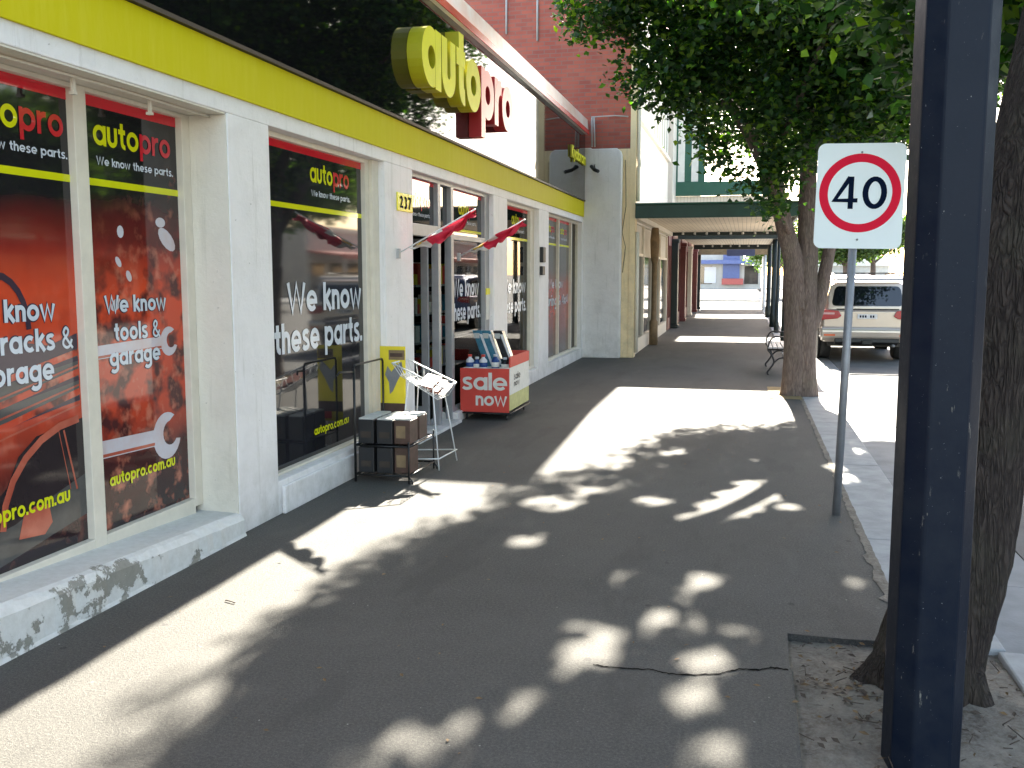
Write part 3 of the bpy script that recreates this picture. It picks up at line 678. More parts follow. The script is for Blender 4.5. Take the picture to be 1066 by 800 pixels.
# pane B: tools & garage
a, b_ = 4.53, 5.42
pb = MB(); sheet(pb, X1, a, b_, zb, 2.648, 'poster_tools_print'); pb.build('poster', None, w1, label='red poster of a spanner gripping a nut')
header(w1, X1, a, b_, (4.63, 5.35))
art = MB()
def spanner(y0, y1, z0, z1, hw, ro, ang):
    Lx = [(y0, z0), (y1 - ro*.9, z0 + (z1-z0)*.85)]; thick(art, q+.0008, Lx, hw, 'print_steel'); thick(art, q+.0012, [(p[0], p[1]-hw*.35) for p in Lx], hw*.18, 'print_salmon')
    o_ = arc(y1, z1, ro, ro, ang+35, ang+325, 20); i_ = arc(y1+.25*ro*math.cos(R(ang)), z1+.25*ro*math.sin(R(ang)), ro*.52, ro*.52, ang+325-20, ang+35+20, 14)
    P_ = o_ + i_; art.add([(q+.0010, p[0], p[1]) for p in o_] + [(q+.0010, p[0], p[1]) for p in reversed([i_[int(k*13/20)] for k in range(21)])], [(i, i+1, 21+i+1, 21+i) for i in range(20)], 'print_steel')
spanner(4.53, 5.20, .72, .70, .10, .145, 20); art.build('printed_spanner', None, w1); art = MB()
spanner(4.53, 5.26, 1.26, 1.28, .075, .09, 15); art.build('printed_spanner', None, w1)
for (cy_, cz_, r1, r2, an) in [(4.83, 1.93, .03, .035, 0), (4.80, 1.76, .02, .035, 40), (4.89, 1.68, .022, .035, 30), (4.76, 1.52, .05, .03, 30), (5.28, 1.90, .10, .05, -35), (5.22, 2.0, .05, .03, 0)]:
    art = MB(); art.add([(q+.0005, cy_ + r1*math.cos(t)*math.cos(R(an)) - r2*math.sin(t)*math.sin(R(an)), cz_ + r1*math.cos(t)*math.sin(R(an)) + r2*math.sin(t)*math.cos(R(an))) for t in [i*math.pi/7 for i in range(14)]], [tuple(range(14))], 'print_steel'); art.build('printed_spark', None, w1)
text_block(w1, X1, [('We know', 4.66, 5.24, 1.475, .072), ('tools &', 4.73, 5.17, 1.315, .076), ('garage', 4.68, 5.16, 1.175, .076)])
text_block(w1, X1, [('autopro.com.au', 4.63, 5.27, .50, .052)], 'print_yellow', False)

# --- bay 2: black print "We know these parts."
X2 = -3.28
fr = MB(); fr.box(X2-.015, X2+.04, 6.062, 6.11, .245, 2.683); fr.box(X2-.015, X2+.04, 7.97, 8.06, .245, 2.683); fr.box(X2-.015, X2+.075, 8.06, 8.198, .242, 2.683)
fr.box(X2-.015, X2+.04, 6.11, 7.97, 2.645, 2.683); fr.box(X2-.015, X2+.05, 6.11, 7.97, .242, .262)
w2 = fr.build('window', 'cream_frame', shop, bevel=.004)
sheet(MB(), X2, 6.11, 7.97, .262, 2.645).build('poster', 'print_black', w2, label='glossy black printed pane with large white slogan')
header(w2, X2, 6.11, 7.97, (6.95, 7.70), 2.395)
text_block(w2, X2, [('We know', 6.52, 7.92, 1.40, .165), ('these parts.', 6.30, 7.93, 1.105, .165)], outline=False)
text_block(w2, X2, [('autopro.com.au', 6.92, 7.60, .42, .05)], 'print_yellow', False)

# --- door bay
X3 = -3.26
fr = MB()
fr.box(X3-.03, X3+.05, 8.952, 9.0, .036, 2.683); fr.box(X3-.03, X3+.05, 9.93, 10.02, .036, 2.683); fr.box(X3-.03, X3+.05, 10.40, 10.50, .036, 2.683)
fr.box(X3-.03, X3+.05, 11.84, 12.048, .112, 2.683); fr.box(X3-.03, X3+.05, 10.50, 11.84, .112, .16)
fr.box(X3-.03, X3+.05, 9.0, 9.93, 2.07, 2.19); fr.box(X3-.03, X3+.05, 10.50, 11.84, 2.07, 2.13); fr.box(X3-.03, X3+.05, 10.02, 10.40, 2.10, 2.16)
fr.box(X3-.03, X3+.05, 9.0, 9.93, 2.64, 2.683); fr.box(X3-.03, X3+.05, 10.50, 11.84, 2.64, 2.683); fr.box(X3-.03, X3+.05, 10.02, 10.40, 2.64, 2.683)
de = fr.build('door_surround', 'alu_frame', shop, bevel=.004)
g_ = MB(); sheet(g_, X3, 10.50, 11.84, .16, 2.07); g_.build('pane', 'clear_glass', de)
g_ = MB(); sheet(g_, X3, 9.0, 9.93, 2.19, 2.64); sheet(g_, X3, 10.02, 10.40, 2.16, 2.64); sheet(g_, X3, 10.50, 11.84, 2.13, 2.64); g_.build('transom_pane', 'print_black', de)
hd = MB(); hd.box(X3+.001, X3+.0025, 10.5, 11.84, 2.175, 2.205, 'print_yellow'); hd.box(X3+.001, X3+.0025, 10.5, 11.84, 2.6, 2.64, 'print_crimson'); hd.box(X3+.001, X3+.0025, 9.0, 9.93, 2.6, 2.64, 'print_crimson'); hd.build('printed_stripe', None, de)
for (a, b_) in [(9.12, 9.80), (10.85, 11.6)]:
    m_ = MB(); wa = text_width('auto', .24, .1); wt = text_width('autopro', .24, .1); W_ = b_-a
    lettering(m_, 'auto', onwall(X3+.003, a, 2.37), W_/wt, W_*wa/wt, .24, .1, mt='print_yellow'); lettering(m_, 'pro', onwall(X3+.003, a+W_*(wa+.1)/wt, 2.37), W_/wt, W_*(wt-wa-.1)/wt, .24, .1, mt='print_crimson')
    lettering(m_, 'We know these parts.', onwall(X3+.003, a, 2.27), .03, W_, .2, .12, mt='print_white'); m_.build('lettering', None, de)
text_block(de, X3, [('We know', 10.62, 11.7, 1.42, .15), ('these parts.', 10.56, 11.78, 1.14, .15)], outline=False)
# open door leaf swung inside, with handle
lf = MB(); lf.box(-4.20, -3.31, 9.86, 9.90, .05, .25); lf.box(-4.20, -3.31, 9.86, 9.90, 1.98, 2.06); lf.box(-3.39, -3.31, 9.86, 9.90, .25, 1.98); lf.box(-4.20, -4.12, 9.86, 9.90, .25, 1.98)
dr = lf.build('door', 'alu_frame', shop, bevel=.004)
B(-4.12, -3.39, 9.876, 9.884, .25, 1.98).build('pane', 'clear_glass', dr)
MB().tube([(-4.14, 9.86, .95), (-4.14, 9.80, .95), (-4.14, 9.80, 1.35), (-4.14, 9.86, 1.35)], .012, 8).build('handle', 'alu_frame', dr)
# --- bay 4
fr = MB(); X4 = -3.28; frame(fr, X4, 12.782, 14.858, .203, 2.683, .045)
fr.box(X4-.012, X4+.05, 14.60, 14.81, .25, 2.638)
w4 = fr.build('window', 'cream_frame', shop, bevel=.004)
sheet(MB(), X4, 12.83, 14.60, .25, 2.637).build('pane', 'clear_glass', w4)
sheet(MB(), X4-.006, 12.84, 14.59, 2.21, 2.63).build('printed_header', 'print_black', w4)
header(w4, X4, 12.84, 14.59, (13.55, 14.35), 2.39)
text_block(w4, X4, [('We know', 13.0, 14.45, 1.40, .15), ('these parts.', 12.92, 14.5, 1.12, .15)], outline=False)
# --- bay 5
fr = MB(); frame(fr, X4, 15.622, 18.928, .193, 2.683, .045)
for (a, b_) in [(16.92, 16.98), (18.18, 18.26)]: fr.box(X4-.012, X4+.05, a, b_, .238, 2.638)
w5 = fr.build('window', 'cream_frame', shop, bevel=.004)
for (a, b_) in [(15.667, 16.92), (16.98, 18.18)]:
    sheet(MB(), X4, a, b_, .238, 2.637).build('poster', 'poster_touring_print', w5)
sheet(MB(), X4, 18.26, 18.883, .238, 2.637).build('pane', 'dark_glass', w5)
header(w5, X4, 15.667, 16.92, (16.05, 16.75)); header(w5, X4, 16.98, 18.18, (17.3, 17.95))
text_block(w5, X4, [('We know', 16.25, 17.6, 1.42, .12), ('touring & 4x4', 15.75, 18.1, 1.12, .13)], outline=False)

# --- raised fascia letters, each its own piece
Y0, Z0, XH = 8.74, 3.465, .56; wt = text_width('autopro', .31, .05); fx = 3.62 / wt; u = 0
for i, c_ in enumerate('autopro'):
    st, adv = glyph(c_, .31); m_ = MB(); yel = i < 4
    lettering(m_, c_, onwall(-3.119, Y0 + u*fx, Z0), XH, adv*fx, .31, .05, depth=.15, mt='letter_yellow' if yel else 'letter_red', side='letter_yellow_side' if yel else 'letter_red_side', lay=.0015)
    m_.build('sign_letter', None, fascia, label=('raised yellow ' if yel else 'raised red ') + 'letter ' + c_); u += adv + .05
m_ = MB(); lettering(m_, 'Kyabram', onwall(-3.112, 17.35, 3.77), .155, 1.55, .24, .08, depth=.03, mt='letter_yellow', side='letter_yellow_side', lay=.001)
m_.build('town_name', None, fascia, label='small raised yellow town name')

# end wall (nib) closing the shop front, with rounded coping
nib = MB(); nib.prism([(-3.47, 0), (-2.40, 0), (-2.40, 3.98), (-2.43, 4.06), (-2.50, 4.11), (-2.98, 4.11), (-3.02, 4.13), (-3.47, 4.13)], 1, 19.062, 19.25)
tag(nib.build('end_wall', 'nib_render', None, bevel=.02), 'tall plain grey rendered wing wall at the far end of the white shop', 'wall')
ge = MB(); ge.tube([(-2.985, 19.03, 4.14), (-2.99, 19.03, 4.70)], .018, 6); ge.tube([(-2.93, 19.03, 4.14), (-2.95, 19.03, 4.70)], .018, 6); ge.tube([(-3.0, 19.02, 4.71), (-2.55, 19.15, 4.74), (-2.3, 19.2, 4.72)], .012, 6)
tag(ge.build('conduit', 'pvc_grey'), 'thin pale bracket pipes rising above the grey wing wall', 'pipe')

# number plate, camera, intercom, flags
pl = thing('number_plate', (XF, 8.58, 2.35), 'yellow plate with black number 237 on the white pier', 'house number')
B(XF+.001, XF+.012, 8.50, 8.92, 2.27, 2.44).build('plate', 'plate_yellow', pl, bevel=.004)
lettering(MB(), '237', onwall(XF+.0145, 8.555, 2.298), .083, .31, .30, .22, mt='sign_navy').build('lettering', 'sign_navy', pl)
cm = thing('security_camera', (-2.92, 19.05, 3.75), 'small black security camera on the wing wall beneath the yellow town name', 'camera')
MB().tube([(-2.93, 19.06, 3.80), (-2.93, 18.98, 3.78), (-2.90, 18.9, 3.72)], .012, 6).build('bracket', 'black_metal', cm)
MB().tube([(-2.98, 18.95, 3.76), (-2.90, 18.80, 3.68), (-2.80, 18.62, 3.63)], .035, 10).build('body', 'black_plastic', cm)
ic = thing('wall_speaker', (XF+.0, 14.92, 1.9), 'pair of small black boxes on the jamb between the last two windows', 'speaker')
B(XF+.001, XF+.06, 14.90, 15.10, 1.86, 2.10).build('body', 'black_plastic', ic, bevel=.01); B(XF+.001, XF+.05, 14.90, 15.10, 1.66, 1.80).build('body', 'black_plastic', ic, bevel=.01)
nt_ = thing('price_tag', (XF, 11.95, 1.2), 'white paper notice with yellow top hanging on the door jamb above the sale bin', 'notice')
B(-3.205, -3.20, 11.86, 12.03, 1.10, 1.42).build('sheet', 'card_white', nt_); B(-3.206, -3.195, 11.86, 12.03, 1.42, 1.50).build('clip', 'plate_yellow', nt_)
def flag(y, label, tipx, sc_=1.0, seed=0):
    f = thing('flag', (XF, y, 1.87), label, 'flag', 'flags on the shop front')
    a = Vector((XF, y, 1.87)); b_ = Vector((tipx, y, 1.87 + (tipx - XF) * .53)); d = (b_-a)
    MB().tube([a, b_], .007, 6).build('pole', 'white_wire', f); MB().box(XF, XF+.03, y-.02, y+.02, 1.83, 1.92).build('bracket', 'pvc_grey', f)
    rg_ = np.random.RandomState(seed); mb = MB(); nu, nv = 26, 9; vs = []
    for i in range(nu+1):
        t = .22 + .76*i/nu; drop = (.035 + .085*math.sin(min(1, (t-.22)*1.15)*math.pi)**.8 * (1 if i < nu*.85 else .4)) * sc_
        for j in range(nv+1):
            s_ = j/nv; p = a + d*t
            vs.append((p.x + .03*math.sin(s_*5+i*.35), p.y + .045*math.sin(i*.8+s_*3+seed)*s_ + .03*math.sin(s_*9+seed), p.z - drop*s_ - .012*math.sin(i*1.3)*s_))
    fs = []; 
    for i in range(nu):
        for j in range(nv):
            k = i*(nv+1)+j; mt = 'flag_cloth'
            if (i < 7 and j > 3) or (8 < i < 13 and j < 3): mt = 'flag_white'
            if i < 5 and j < 4: mt = 'flag_gold'
            fs.append(((k, k+1, k+nv+2, k+nv+1), mt))
    k0 = len(mb.v); mb.v += vs
    for fc, mt in fs: mb.f.append(fc); mb.mi.append(mb.m(mt)); mb.sm.append(True)
    mb.build('cloth', None, f)
flag(8.50, 'red and white flag drooping from a pole on the pier beside number 237', -2.39, 1, 1)
flag(10.45, 'red flag with pale tail drooping from a pole on the door frame', -2.37, .9, 4)
# ============================================================ BRICK HOTEL NEXT DOOR
XB = -2.20
hb = thing('brick_building', (XB, 23.5, 0), 'two storey red brick building with cream front beyond the white shop', 'building')
MB().box(-14, XB-.06, 19.27, 19.6, 4.12, 7.45).box(-14, XB-.06, 19.6, 28.3, 7.2, 7.45).build('side_wall', 'red_brick', hb)
MB().box(-14, XB-.06, 19.26, 19.6, 0, 4.118).build('lower_wall', 'cream_wall', hb)
MB().box(XB-.058, XB+.06, 19.24, 19.55, 0, 7.5).build('corner_pilaster', 'cream_wall', hb, bevel=.01)
MB().tube([(XB+.10, 19.32, .1), (XB+.10, 19.32, 2.5)], .04, 8).tube([(XB+.10, 19.32, 3.1), (XB+.10, 19.32, 3.75), (XB+.12, 19.33, 3.8), (XB+.10, 19.32, 3.95), (XB+.10, 19.32, 7.4)], .04, 8).build('downpipe', 'pale_cream', hb)
MB().tube([(-4.76, 19.24, 7.45), (-4.76, 19.24, 6.42)], .022, 6).tube([(-4.13, 19.24, 7.45), (-4.13, 19.24, 6.26)], .022, 6).build('vent_pipe', 'pvc_grey', hb)
MB().tube([(-2.35, 19.25, 3.9), (-2.33, 19.25, 3.0), (-2.40, 19.25, 2.5), (-2.33, 19.25, 2.2), (-2.38, 19.25, 1.7)], .006, 5).build('loose_cable', 'black_metal', hb)
# upper front: balustrade wall, sill, striped windows
MB().box(XB-.05, XB, 19.56, 27.9, 3.06, 4.78).box(XB-.05, XB, 19.56, 27.9, 6.5, 7.45).build('upper_front', 'pale_cream', hb)
MB().box(XB-.05, XB+.07, 19.56, 27.9, 4.782, 4.87).build('sill', 'cream_frame', hb)
y = 19.6; sp = MB(); k = 0
while y < 27.8:
    sp.box(XB-.05, XB-.01, y, y+.36, 4.872, 6.498, 'green_light' if k % 2 else 'stripe_white'); y += .362; k += 1
sp.build('striped_blind', None, hb)
# ground floor shopfront
sf = MB()
for a in (19.56, 21.6, 23.7, 25.9, 28.15): sf.box(XB-.10, XB, a, a+.13, .302, 2.7)
sf.box(XB-.10, XB, 19.56, 28.28, 0, .30); sf.box(XB-.10, XB, 19.56, 28.28, 2.702, 2.74); sf.box(XB-.09, XB-.01, 19.70, 28.14, 2.05, 2.11)
fr_ = sf.build('shopfront', 'cream_frame', hb)
for (a, b_) in [(19.69, 21.6), (21.73, 23.7), (23.83, 25.9), (26.03, 28.15)]:
    B(XB-.06, XB-.05, a, b_, .302, 2.05).build('pane', 'shop_window', fr_); B(XB-.06, XB-.05, a, b_, 2.11, 2.70).build('transom_pane', 'pale_cream', fr_)
# slim round timber column standing proud of the shopfront
MB().lathe([(.10, 0), (.10, .55), (.065, .60), (.06, 1.9), (.09, 2.0), (.11, 2.45), (.08, 2.74)], (XB+.12, 22.9, 0), 12).build('turned_column', 'timber_brown', hb)

# verandah over the path in front of the brick building
v1 = thing('verandah', (-.6, 19.2, 0), 'low footpath verandah with dark green front beam and boarded cream soffit', 'verandah')
B(XB+.065, .98, 19.16, 19.24, 2.76, 3.02).build('beam', 'green_beam', v1, bevel=.01); B(XB+.065, 1.0, 19.13, 19.30, 3.022, 3.05).build('capping', 'green_light', v1)
B(XB+.005, .93, 19.242, 28.55, 2.86, 2.90).build('soffit', 'soffit_lining', v1)
B(XB+.002, .97, 19.31, 28.58, 3.03, 3.06).build('roof_sheet', 'roof_metal', v1); B(.932, .98, 19.242, 28.55, 2.76, 3.02).build('side_beam', 'green_beam', v1)
B(XB+.002, .93, 28.552, 28.60, 2.76, 3.02).build('rear_beam', 'green_dark', v1)
B(XB+.005, XB+.12, 19.26, 28.5, 2.75, 2.857).build('cornice', 'pale_cream', v1)
for i in range(9): MB().lathe([(.03, 0), (.035, .02), (.03, .07), (.012, .09)], (-1.75+.33*i, 27.9, 2.765), 8).build('globe_light', 'battery_top', v1)
for y in (23.4, 28.4): MB().lathe([(.07, 0), (.07, .3), (.05, .32), (.045, 2.75)], (.90, y, 0), 10).build('post', 'green_dark', v1)

# third building with high balcony
b3 = thing('corner_building', (-2.1, 37, 0), 'older shop row with green and white striped balcony behind the verandah', 'building')
MB().box(-14, -2.12, 28.62, 46, 2.9, 8.5).box(-14, -2.30, 28.62, 46, 0, 2.899).build('wall', 'pale_cream', b3)
for (y, x1, mt) in [(29.9, -1.98, 'green_dark'), (34.2, -2.0, 'maroon_paint'), (38.5, -2.02, 'cream_frame'), (42.5, -2.0, 'maroon_paint'), (45.7, -2.0, 'green_dark')]:
    MB().box(-2.298, x1-.03, y, y+.42, .12, 2.6).box(-2.298, x1, y-.03, y+.45, 0, .118).box(-2.298, x1, y-.03, y+.45, 2.602, 2.72).build('pillar', mt, b3, bevel=.02)
fr = MB()
for (a, b_) in [(28.7, 29.85), (30.4, 34.15), (34.7, 38.45), (39.0, 42.45), (43.0, 45.6)]:
    fr.box(-2.29, -2.2, a, b_, 0, .35); fr.box(-2.29, -2.2, a, b_, 2.5, 2.9)
    for q_ in (a, (a+b_)/2, b_-.07): fr.box(-2.29, -2.2, q_, q_+.07, .352, 2.498)
f3 = fr.build('shopfront', 'maroon_paint', b3)
for (a, b_) in [(28.7, 29.85), (30.4, 34.15), (34.7, 38.45), (39.0, 42.45), (43.0, 45.6)]: B(-2.26, -2.25, a+.07, b_-.07, .352, 2.498).build('pane', 'shop_window', f3)
v2 = thing('balcony', (-.6, 30.8, 0), 'high balcony over the path with green beam and striped end screen', 'balcony')
B(-2.28, 1.0, 29.9, 30.0, 4.0, 4.42).build('beam', 'green_light', v2, bevel=.01); B(-2.11, .95, 30.11, 30.5, 4.10, 4.16).build('floor', 'soffit_lining', v2)
B(-2.28, .95, 30.002, 30.10, 3.78, 3.995).build('trim', 'soffit_lining', v2)
sp = MB(); x = -2.27; k = 0
while x < -1.3: sp.box(x, x+.20, 29.93, 29.97, 4.422, 6.5, 'green_light' if k % 2 == 0 else 'stripe_white'); x += .202; k += 1
sp.build('striped_screen', None, v2); B(-2.28, -.95, 29.9, 30.5, 6.502, 6.62).build('roof', 'roof_metal', v2)
v3 = thing('verandah', (-.6, 31, 0), 'second lower verandah running on under the striped balcony', 'verandah')
B(-2.1, .95, 30.95, 31.05, 2.74, 2.98).build('beam', 'green_dark', v3); B(-2.1, .93, 31.052, 41, 2.84, 2.88).build('soffit', 'soffit_lining', v3); B(-2.1, .93, 41.0, 41.1, 2.66, 2.98).build('rear_beam', 'green_dark', v3)
for i in range(7): MB().lathe([(.03, 0), (.035, .02), (.03, .08), (.012, .1)], (-1.7+.36*i, 40.7, 2.74), 8).build('globe_light', 'battery_top', v3)
B(.932, .97, 31.06, 41, 2.74, 2.98).build('side_beam', 'green_dark', v3)
for y in (31.3, 38.2): MB().lathe([(.11, 0), (.11, .4), (.085, .44), (.08, 2.73)], (.88, y, 0), 10).build('post', 'green_dark', v3)
v4 = thing('verandah', (-.6, 45.4, 0), 'furthest flat verandah before the crossing', 'verandah')
B(-2.1, .95, 45.0, 50.0, 2.62, 2.70).build('roof_sheet', 'roof_metal', v4); B(-2.1, .95, 44.9, 44.998, 2.50, 2.85).build('beam', 'timber_brown', v4)
for y in (45.3, 49.7): MB().lathe([(.08, 0), (.06, .4), (.055, 2.61)], (.85, y, -.12), 8).build('post', 'white_wire', v4)
ls = thing('hanging_sign', (-.35, 39.8, 2.45), 'small dark sign board hung beneath the second verandah', 'sign')
B(-.75, .35, 39.78, 39.82, 2.36, 2.62).build('board', 'far_blue', ls); MB().tube([(-.5, 39.8, 2.62), (-.5, 39.8, 2.84)], .01, 5).build('hanger', 'black_metal', ls); MB().tube([(.1, 39.8, 2.62), (.1, 39.8, 2.84)], .01, 5).build('hanger', 'black_metal', ls)

# ============================================================ STREET FURNITURE
# near post
pp = thing('verandah_post', (.650, 3.50, -.03), 'thick dark navy octagonal steel post close beside the rough tree trunk', 'post')
px_, py_ = .650, 3.50; a_ = R(8)
def octo(mb, r, z0, z1, ch=.30):
    P_ = []; 
    for (u, v) in [(1, ch), (ch, 1), (-ch, 1), (-1, ch), (-1, -ch), (-ch, -1), (ch, -1), (1, -ch)]:
        P_.append((px_ + r*(u*math.cos(a_) - v*math.sin(a_)), py_ + r*(u*math.sin(a_)+v*math.cos(a_))))
    return mb.prism(P_, 2, z0, z1)
octo(MB(), .118, -.05, 4.6, .52).build('shaft', 'navy_paint', pp, bevel=.008)
octo(MB(), .15, 4.602, 4.72, .5).build('capital', 'navy_paint', pp, bevel=.01)
# rub marks on the face towards the camera
fx_ = lambda u, z, w_, h_, mb: mb.box(px_+u, px_+u+w_, py_-.1245, py_-.1235, z, z+h_)

# 40 sign
sg = thing('speed_sign', (.67, 7.0, 0), 'white rectangular speed limit sign with 40 in a red ring on a leaning grey pole', 'road sign')
lean = lambda z: (.670 + .021*z, 7.0 + .0*z, z)
MB().tube([lean(-.05), lean(1.0), lean(2.40)], .028, 12).build('pole', 'galvanised', sg)
MB().tube([lean(2.0), (lean(2.0)[0], 6.965, 2.0)], .02, 8).build('clamp', 'galvanised', sg); MB().tube([lean(2.42), (lean(2.42)[0], 6.965, 2.42)], .02, 8).build('clamp', 'galvanised', sg)
sa = R(1.0); scx, scz, SY = .735, 2.212, 6.955
def ST(u, v, d): return (scx + u*math.cos(sa) + v*math.sin(sa), SY - d, scz - u*math.sin(sa) + v*math.cos(sa))
def rrect(w_, h_, r_, n_=6):
    out = []
    for (cx_, cz_, a0) in [(w_/2-r_, h_/2-r_, 0), (-w_/2+r_, h_/2-r_, 90), (-w_/2+r_, -h_/2+r_, 180), (w_/2-r_, -h_/2+r_, 270)]:
        out += arc(cx_, cz_, r_, r_, a0, a0+90, n_)
    return out
o_ = rrect(.565, .70, .05); n_ = len(o_)
MB().add([ST(p[0], p[1], 0) for p in o_] + [ST(p[0], p[1], .004) for p in o_], [tuple(range(n_)), tuple(range(n_, 2*n_))] + [(i, (i+1) % n_, n_+(i+1) % n_, n_+i) for i in range(n_)]).build('plate', 'sign_white', sg)
rr1 = arc(0, .02, .262, .262, 0, 360, 64)[:-1]; rr2 = arc(0, .02, .206, .206, 0, 360, 64)[:-1]
MB().add([ST(p[0], p[1], .006) for p in rr1+rr2], [(i, (i+1) % 64, 64+(i+1) % 64, 64+i) for i in range(64)]).build('ring', 'sign_red', sg)
T40 = lambda u, v, d: ST(-.172+u, -.085+v, .0065+d)
lettering(MB(), '40', T40, .158, .345, .20, .14, lay=.0003).build('lettering', 'sign_navy', sg)
for v in (.29, -.29): MB().lathe([(.007, 0), (.007, .005)], ST(0, v, .01), 8, axis=1).build('bolt', 'galvanised', sg)

# racks in front of the window
def box_(mb, cx, cy, cz, sx, sy, sz, mt=None): return mb.box(cx-sx/2, cx+sx/2, cy-sy/2, cy+sy/2, cz, cz+sz, mt)
rk = thing('display_rack', (-2.83, 7.5, 0), 'black wire two tier display rack stacked with boxes outside the shop window', 'rack')
fr = MB(); T_ = .009
x0, x1, y0, y1 = -3.06, -2.60, 7.22, 7.86
fr.tube([(x0, y0, 0), (x0, y0, .93)], .011, 6); fr.tube([(x0, y1, 0), (x0, y1, .93)], T_, 6)
fr.tube([(x0, y0, .90), (x0-.04, y0-.20, .915), (x0-.05, y0-.22, .89)], .008, 6); fr.tube([(x0, y0, .93), (x0, y0+.02, .955), (x0, y1-.02, .955), (x0, y1, .93)], T_, 6)
for z in (.06, .30):
    fr.tube([(x0, y0, z), (x1, y0, z), (x1, y1, z), (x0, y1, z), (x0, y0, z)], .008, 6)
    for k in range(7): fr.tube([(x0+.07*k+.02, y0, z), (x0+.07*k+.02, y1, z)], .003, 4)
for (a, b_) in [(x1, y0), (x1, y1)]: fr.tube([(a, b_, -.0), (a, b_, .34)], .008, 6); fr.tube([(a, b_, .06), (a+.03, b_, .02), (a+.03, b_, 0)], .008, 6)
fr.build('frame', 'black_metal', rk)
posn = [(-2.97, 7.33), (-2.81, 7.33), (-2.67, 7.36), (-2.97, 7.56), (-2.81, 7.56), (-2.67, 7.60)]
for tier, (zb_, hh) in enumerate([(.075, .21), (.315, .21)]):
    for k, (a, b_) in enumerate(posn[: (6 if tier else 5)]):
        hx = hh - .015*((k*3+tier) % 3); side = ['black', 'black', 'orange'][k % 3]
        where = ('upper' if tier else 'lower') + ' tier of the wire rack, ' + ['front left', 'front middle', 'front right', 'rear left', 'rear middle', 'rear right'][k]
        bt = thing('battery', (a, b_, zb_), ('small ' + ('black battery' if side == 'black' else 'near black carton with tan label') + ' on ' + where), 'battery' if side == 'black' else 'carton', 'goods on the wire rack')
        mb = MB(); box_(mb, a, b_, zb_, .135, .20, hx); mb.build('case', 'black_plastic' if side == 'black' else 'card_orange', bt, bevel=.006)
        mb = MB(); box_(mb, a, b_, zb_+hx+.001, .125, .19, .014); mb.build('lid', 'battery_top' if tier else 'black_plastic', bt, bevel=.004)  # upper lids paler: their sunlit look is put into the colour
        if side == 'black': B(a-.045, a+.045, b_-.1025, b_-.1012, zb_+.05, zb_+.10).build('sticker', 'trim_dark', bt)
        else: B(a-.05, a+.03, b_-.1025, b_-.1012, zb_+.05, zb_+.15).build('printed_panel', 'timber_brown', bt)
ps = thing('poster_board', (-3.0, 7.78, .33), 'yellow advertising card with grey tool picture standing behind the black rack', 'poster')
ST_ = lambda u, v: (-3.24 + .26*u, 7.80, .36 + .70*v)
def quad(mb, u0, u1, v0, v1, d, mt): return mb.add([(-3.10+.235*u0, 7.90-d, .40+.66*v0), (-3.10+.235*u1, 7.90-d, .40+.66*v0), (-3.10+.235*u1, 7.90-d, .40+.66*v1), (-3.10+.235*u0, 7.90-d, .40+.66*v1)], [(0, 1, 2, 3)], mt)
MB().box(-3.10, -2.865, 7.90, 7.906, .38, 1.06).build('card', 'card_yellow', ps)
mb = MB(); quad(mb, .35, .98, .82, .95, .002, 'timber_brown'); quad(mb, .4, .9, .86, .91, .003, 'card_orange'); quad(mb, 0.45, 1, 0.0, .10, .002, 'card_red'); quad(mb, 0, 1, .10, .24, .0015, 'card_orange')
hp = [(.2, .62), (.3, .74), (.45, .66), (.6, .72), (.85, .80), (.92, .68), (.7, .55), (.5, .40), (.38, .36), (.35, .52)]
mb.add([(-3.10+.235*a, 7.8965, .40+.66*b_) for a, b_ in hp], [tuple(range(len(hp)))], 'galvanised'); mb.build('printed_picture', None, ps)
# white wire basket stand
wr = thing('basket_stand', (-2.62, 8.0, 0), 'white wire stand with sloping basket of magazines beside the black rack', 'stand')
fr = MB(); bx0, bx1, by0, by1 = -2.92, -2.47, 7.72, 8.12
def bt_(u, v, lo): 
    x = bx0 + (bx1-bx0)*u; y = by0 + (by1-by0)*v; z = .93 - .20*u - (.11 if lo else 0) + .0*v; s_ = .75 if lo else 1
    return (bx0+.22 + (x-bx0-.22)*s_, 7.92+(y-7.92)*s_, z)
for lo in (0, 1): fr.tube([bt_(0, 0, lo), bt_(1, 0, lo), bt_(1, 1, lo), bt_(0, 1, lo), bt_(0, 0, lo)], .007 if not lo else .004, 6)
for k in range(7):
    fr.tube([bt_(k/6, 0, 0), bt_(k/6, 0, 1), bt_(k/6, 1, 1), bt_(k/6, 1, 0)], .003, 4); fr.tube([bt_(0, k/6, 0), bt_(0, k/6, 1), bt_(1, k/6, 1), bt_(1, k/6, 0)], .003, 4)
fr.build('basket', 'white_wire', wr)
fr = MB()
for (a, b_, c_, d_) in [(-2.80, 7.78, -2.86, 7.70), (-2.80, 8.06, -2.88, 8.16), (-2.58, 7.78, -2.50, 7.70), (-2.58, 8.06, -2.48, 8.16)]: fr.tube([(a, b_, .76), (c_, d_, .02)], .006, 6)
fr.tube([(-2.86, 7.70, .10), (-2.50, 7.70, .12), (-2.48, 8.16, .12), (-2.88, 8.16, .10), (-2.86, 7.70, .10)], .006, 6)
fr.build('leg', 'white_wire', wr)
mg = MB()
for k in (2, 3, 4): 
    a = bt_(.10+.16*k, .15, 1); mg.add([(a[0], 7.80, a[2]+.012), (a[0]+.13, 7.80, a[2]-.02), (a[0]+.15, 8.04, a[2]+.05), (a[0]+.02, 8.04, a[2]+.08)], [(0, 1, 2, 3)], ['magazine_pink', 'card_orange', 'magazine_pink', 'magazine_pink', 'magazine_pink'][k])
tag(mg.build('magazine_pile'), 'loose pile of pink leaflets in the white wire basket', 'leaflets')

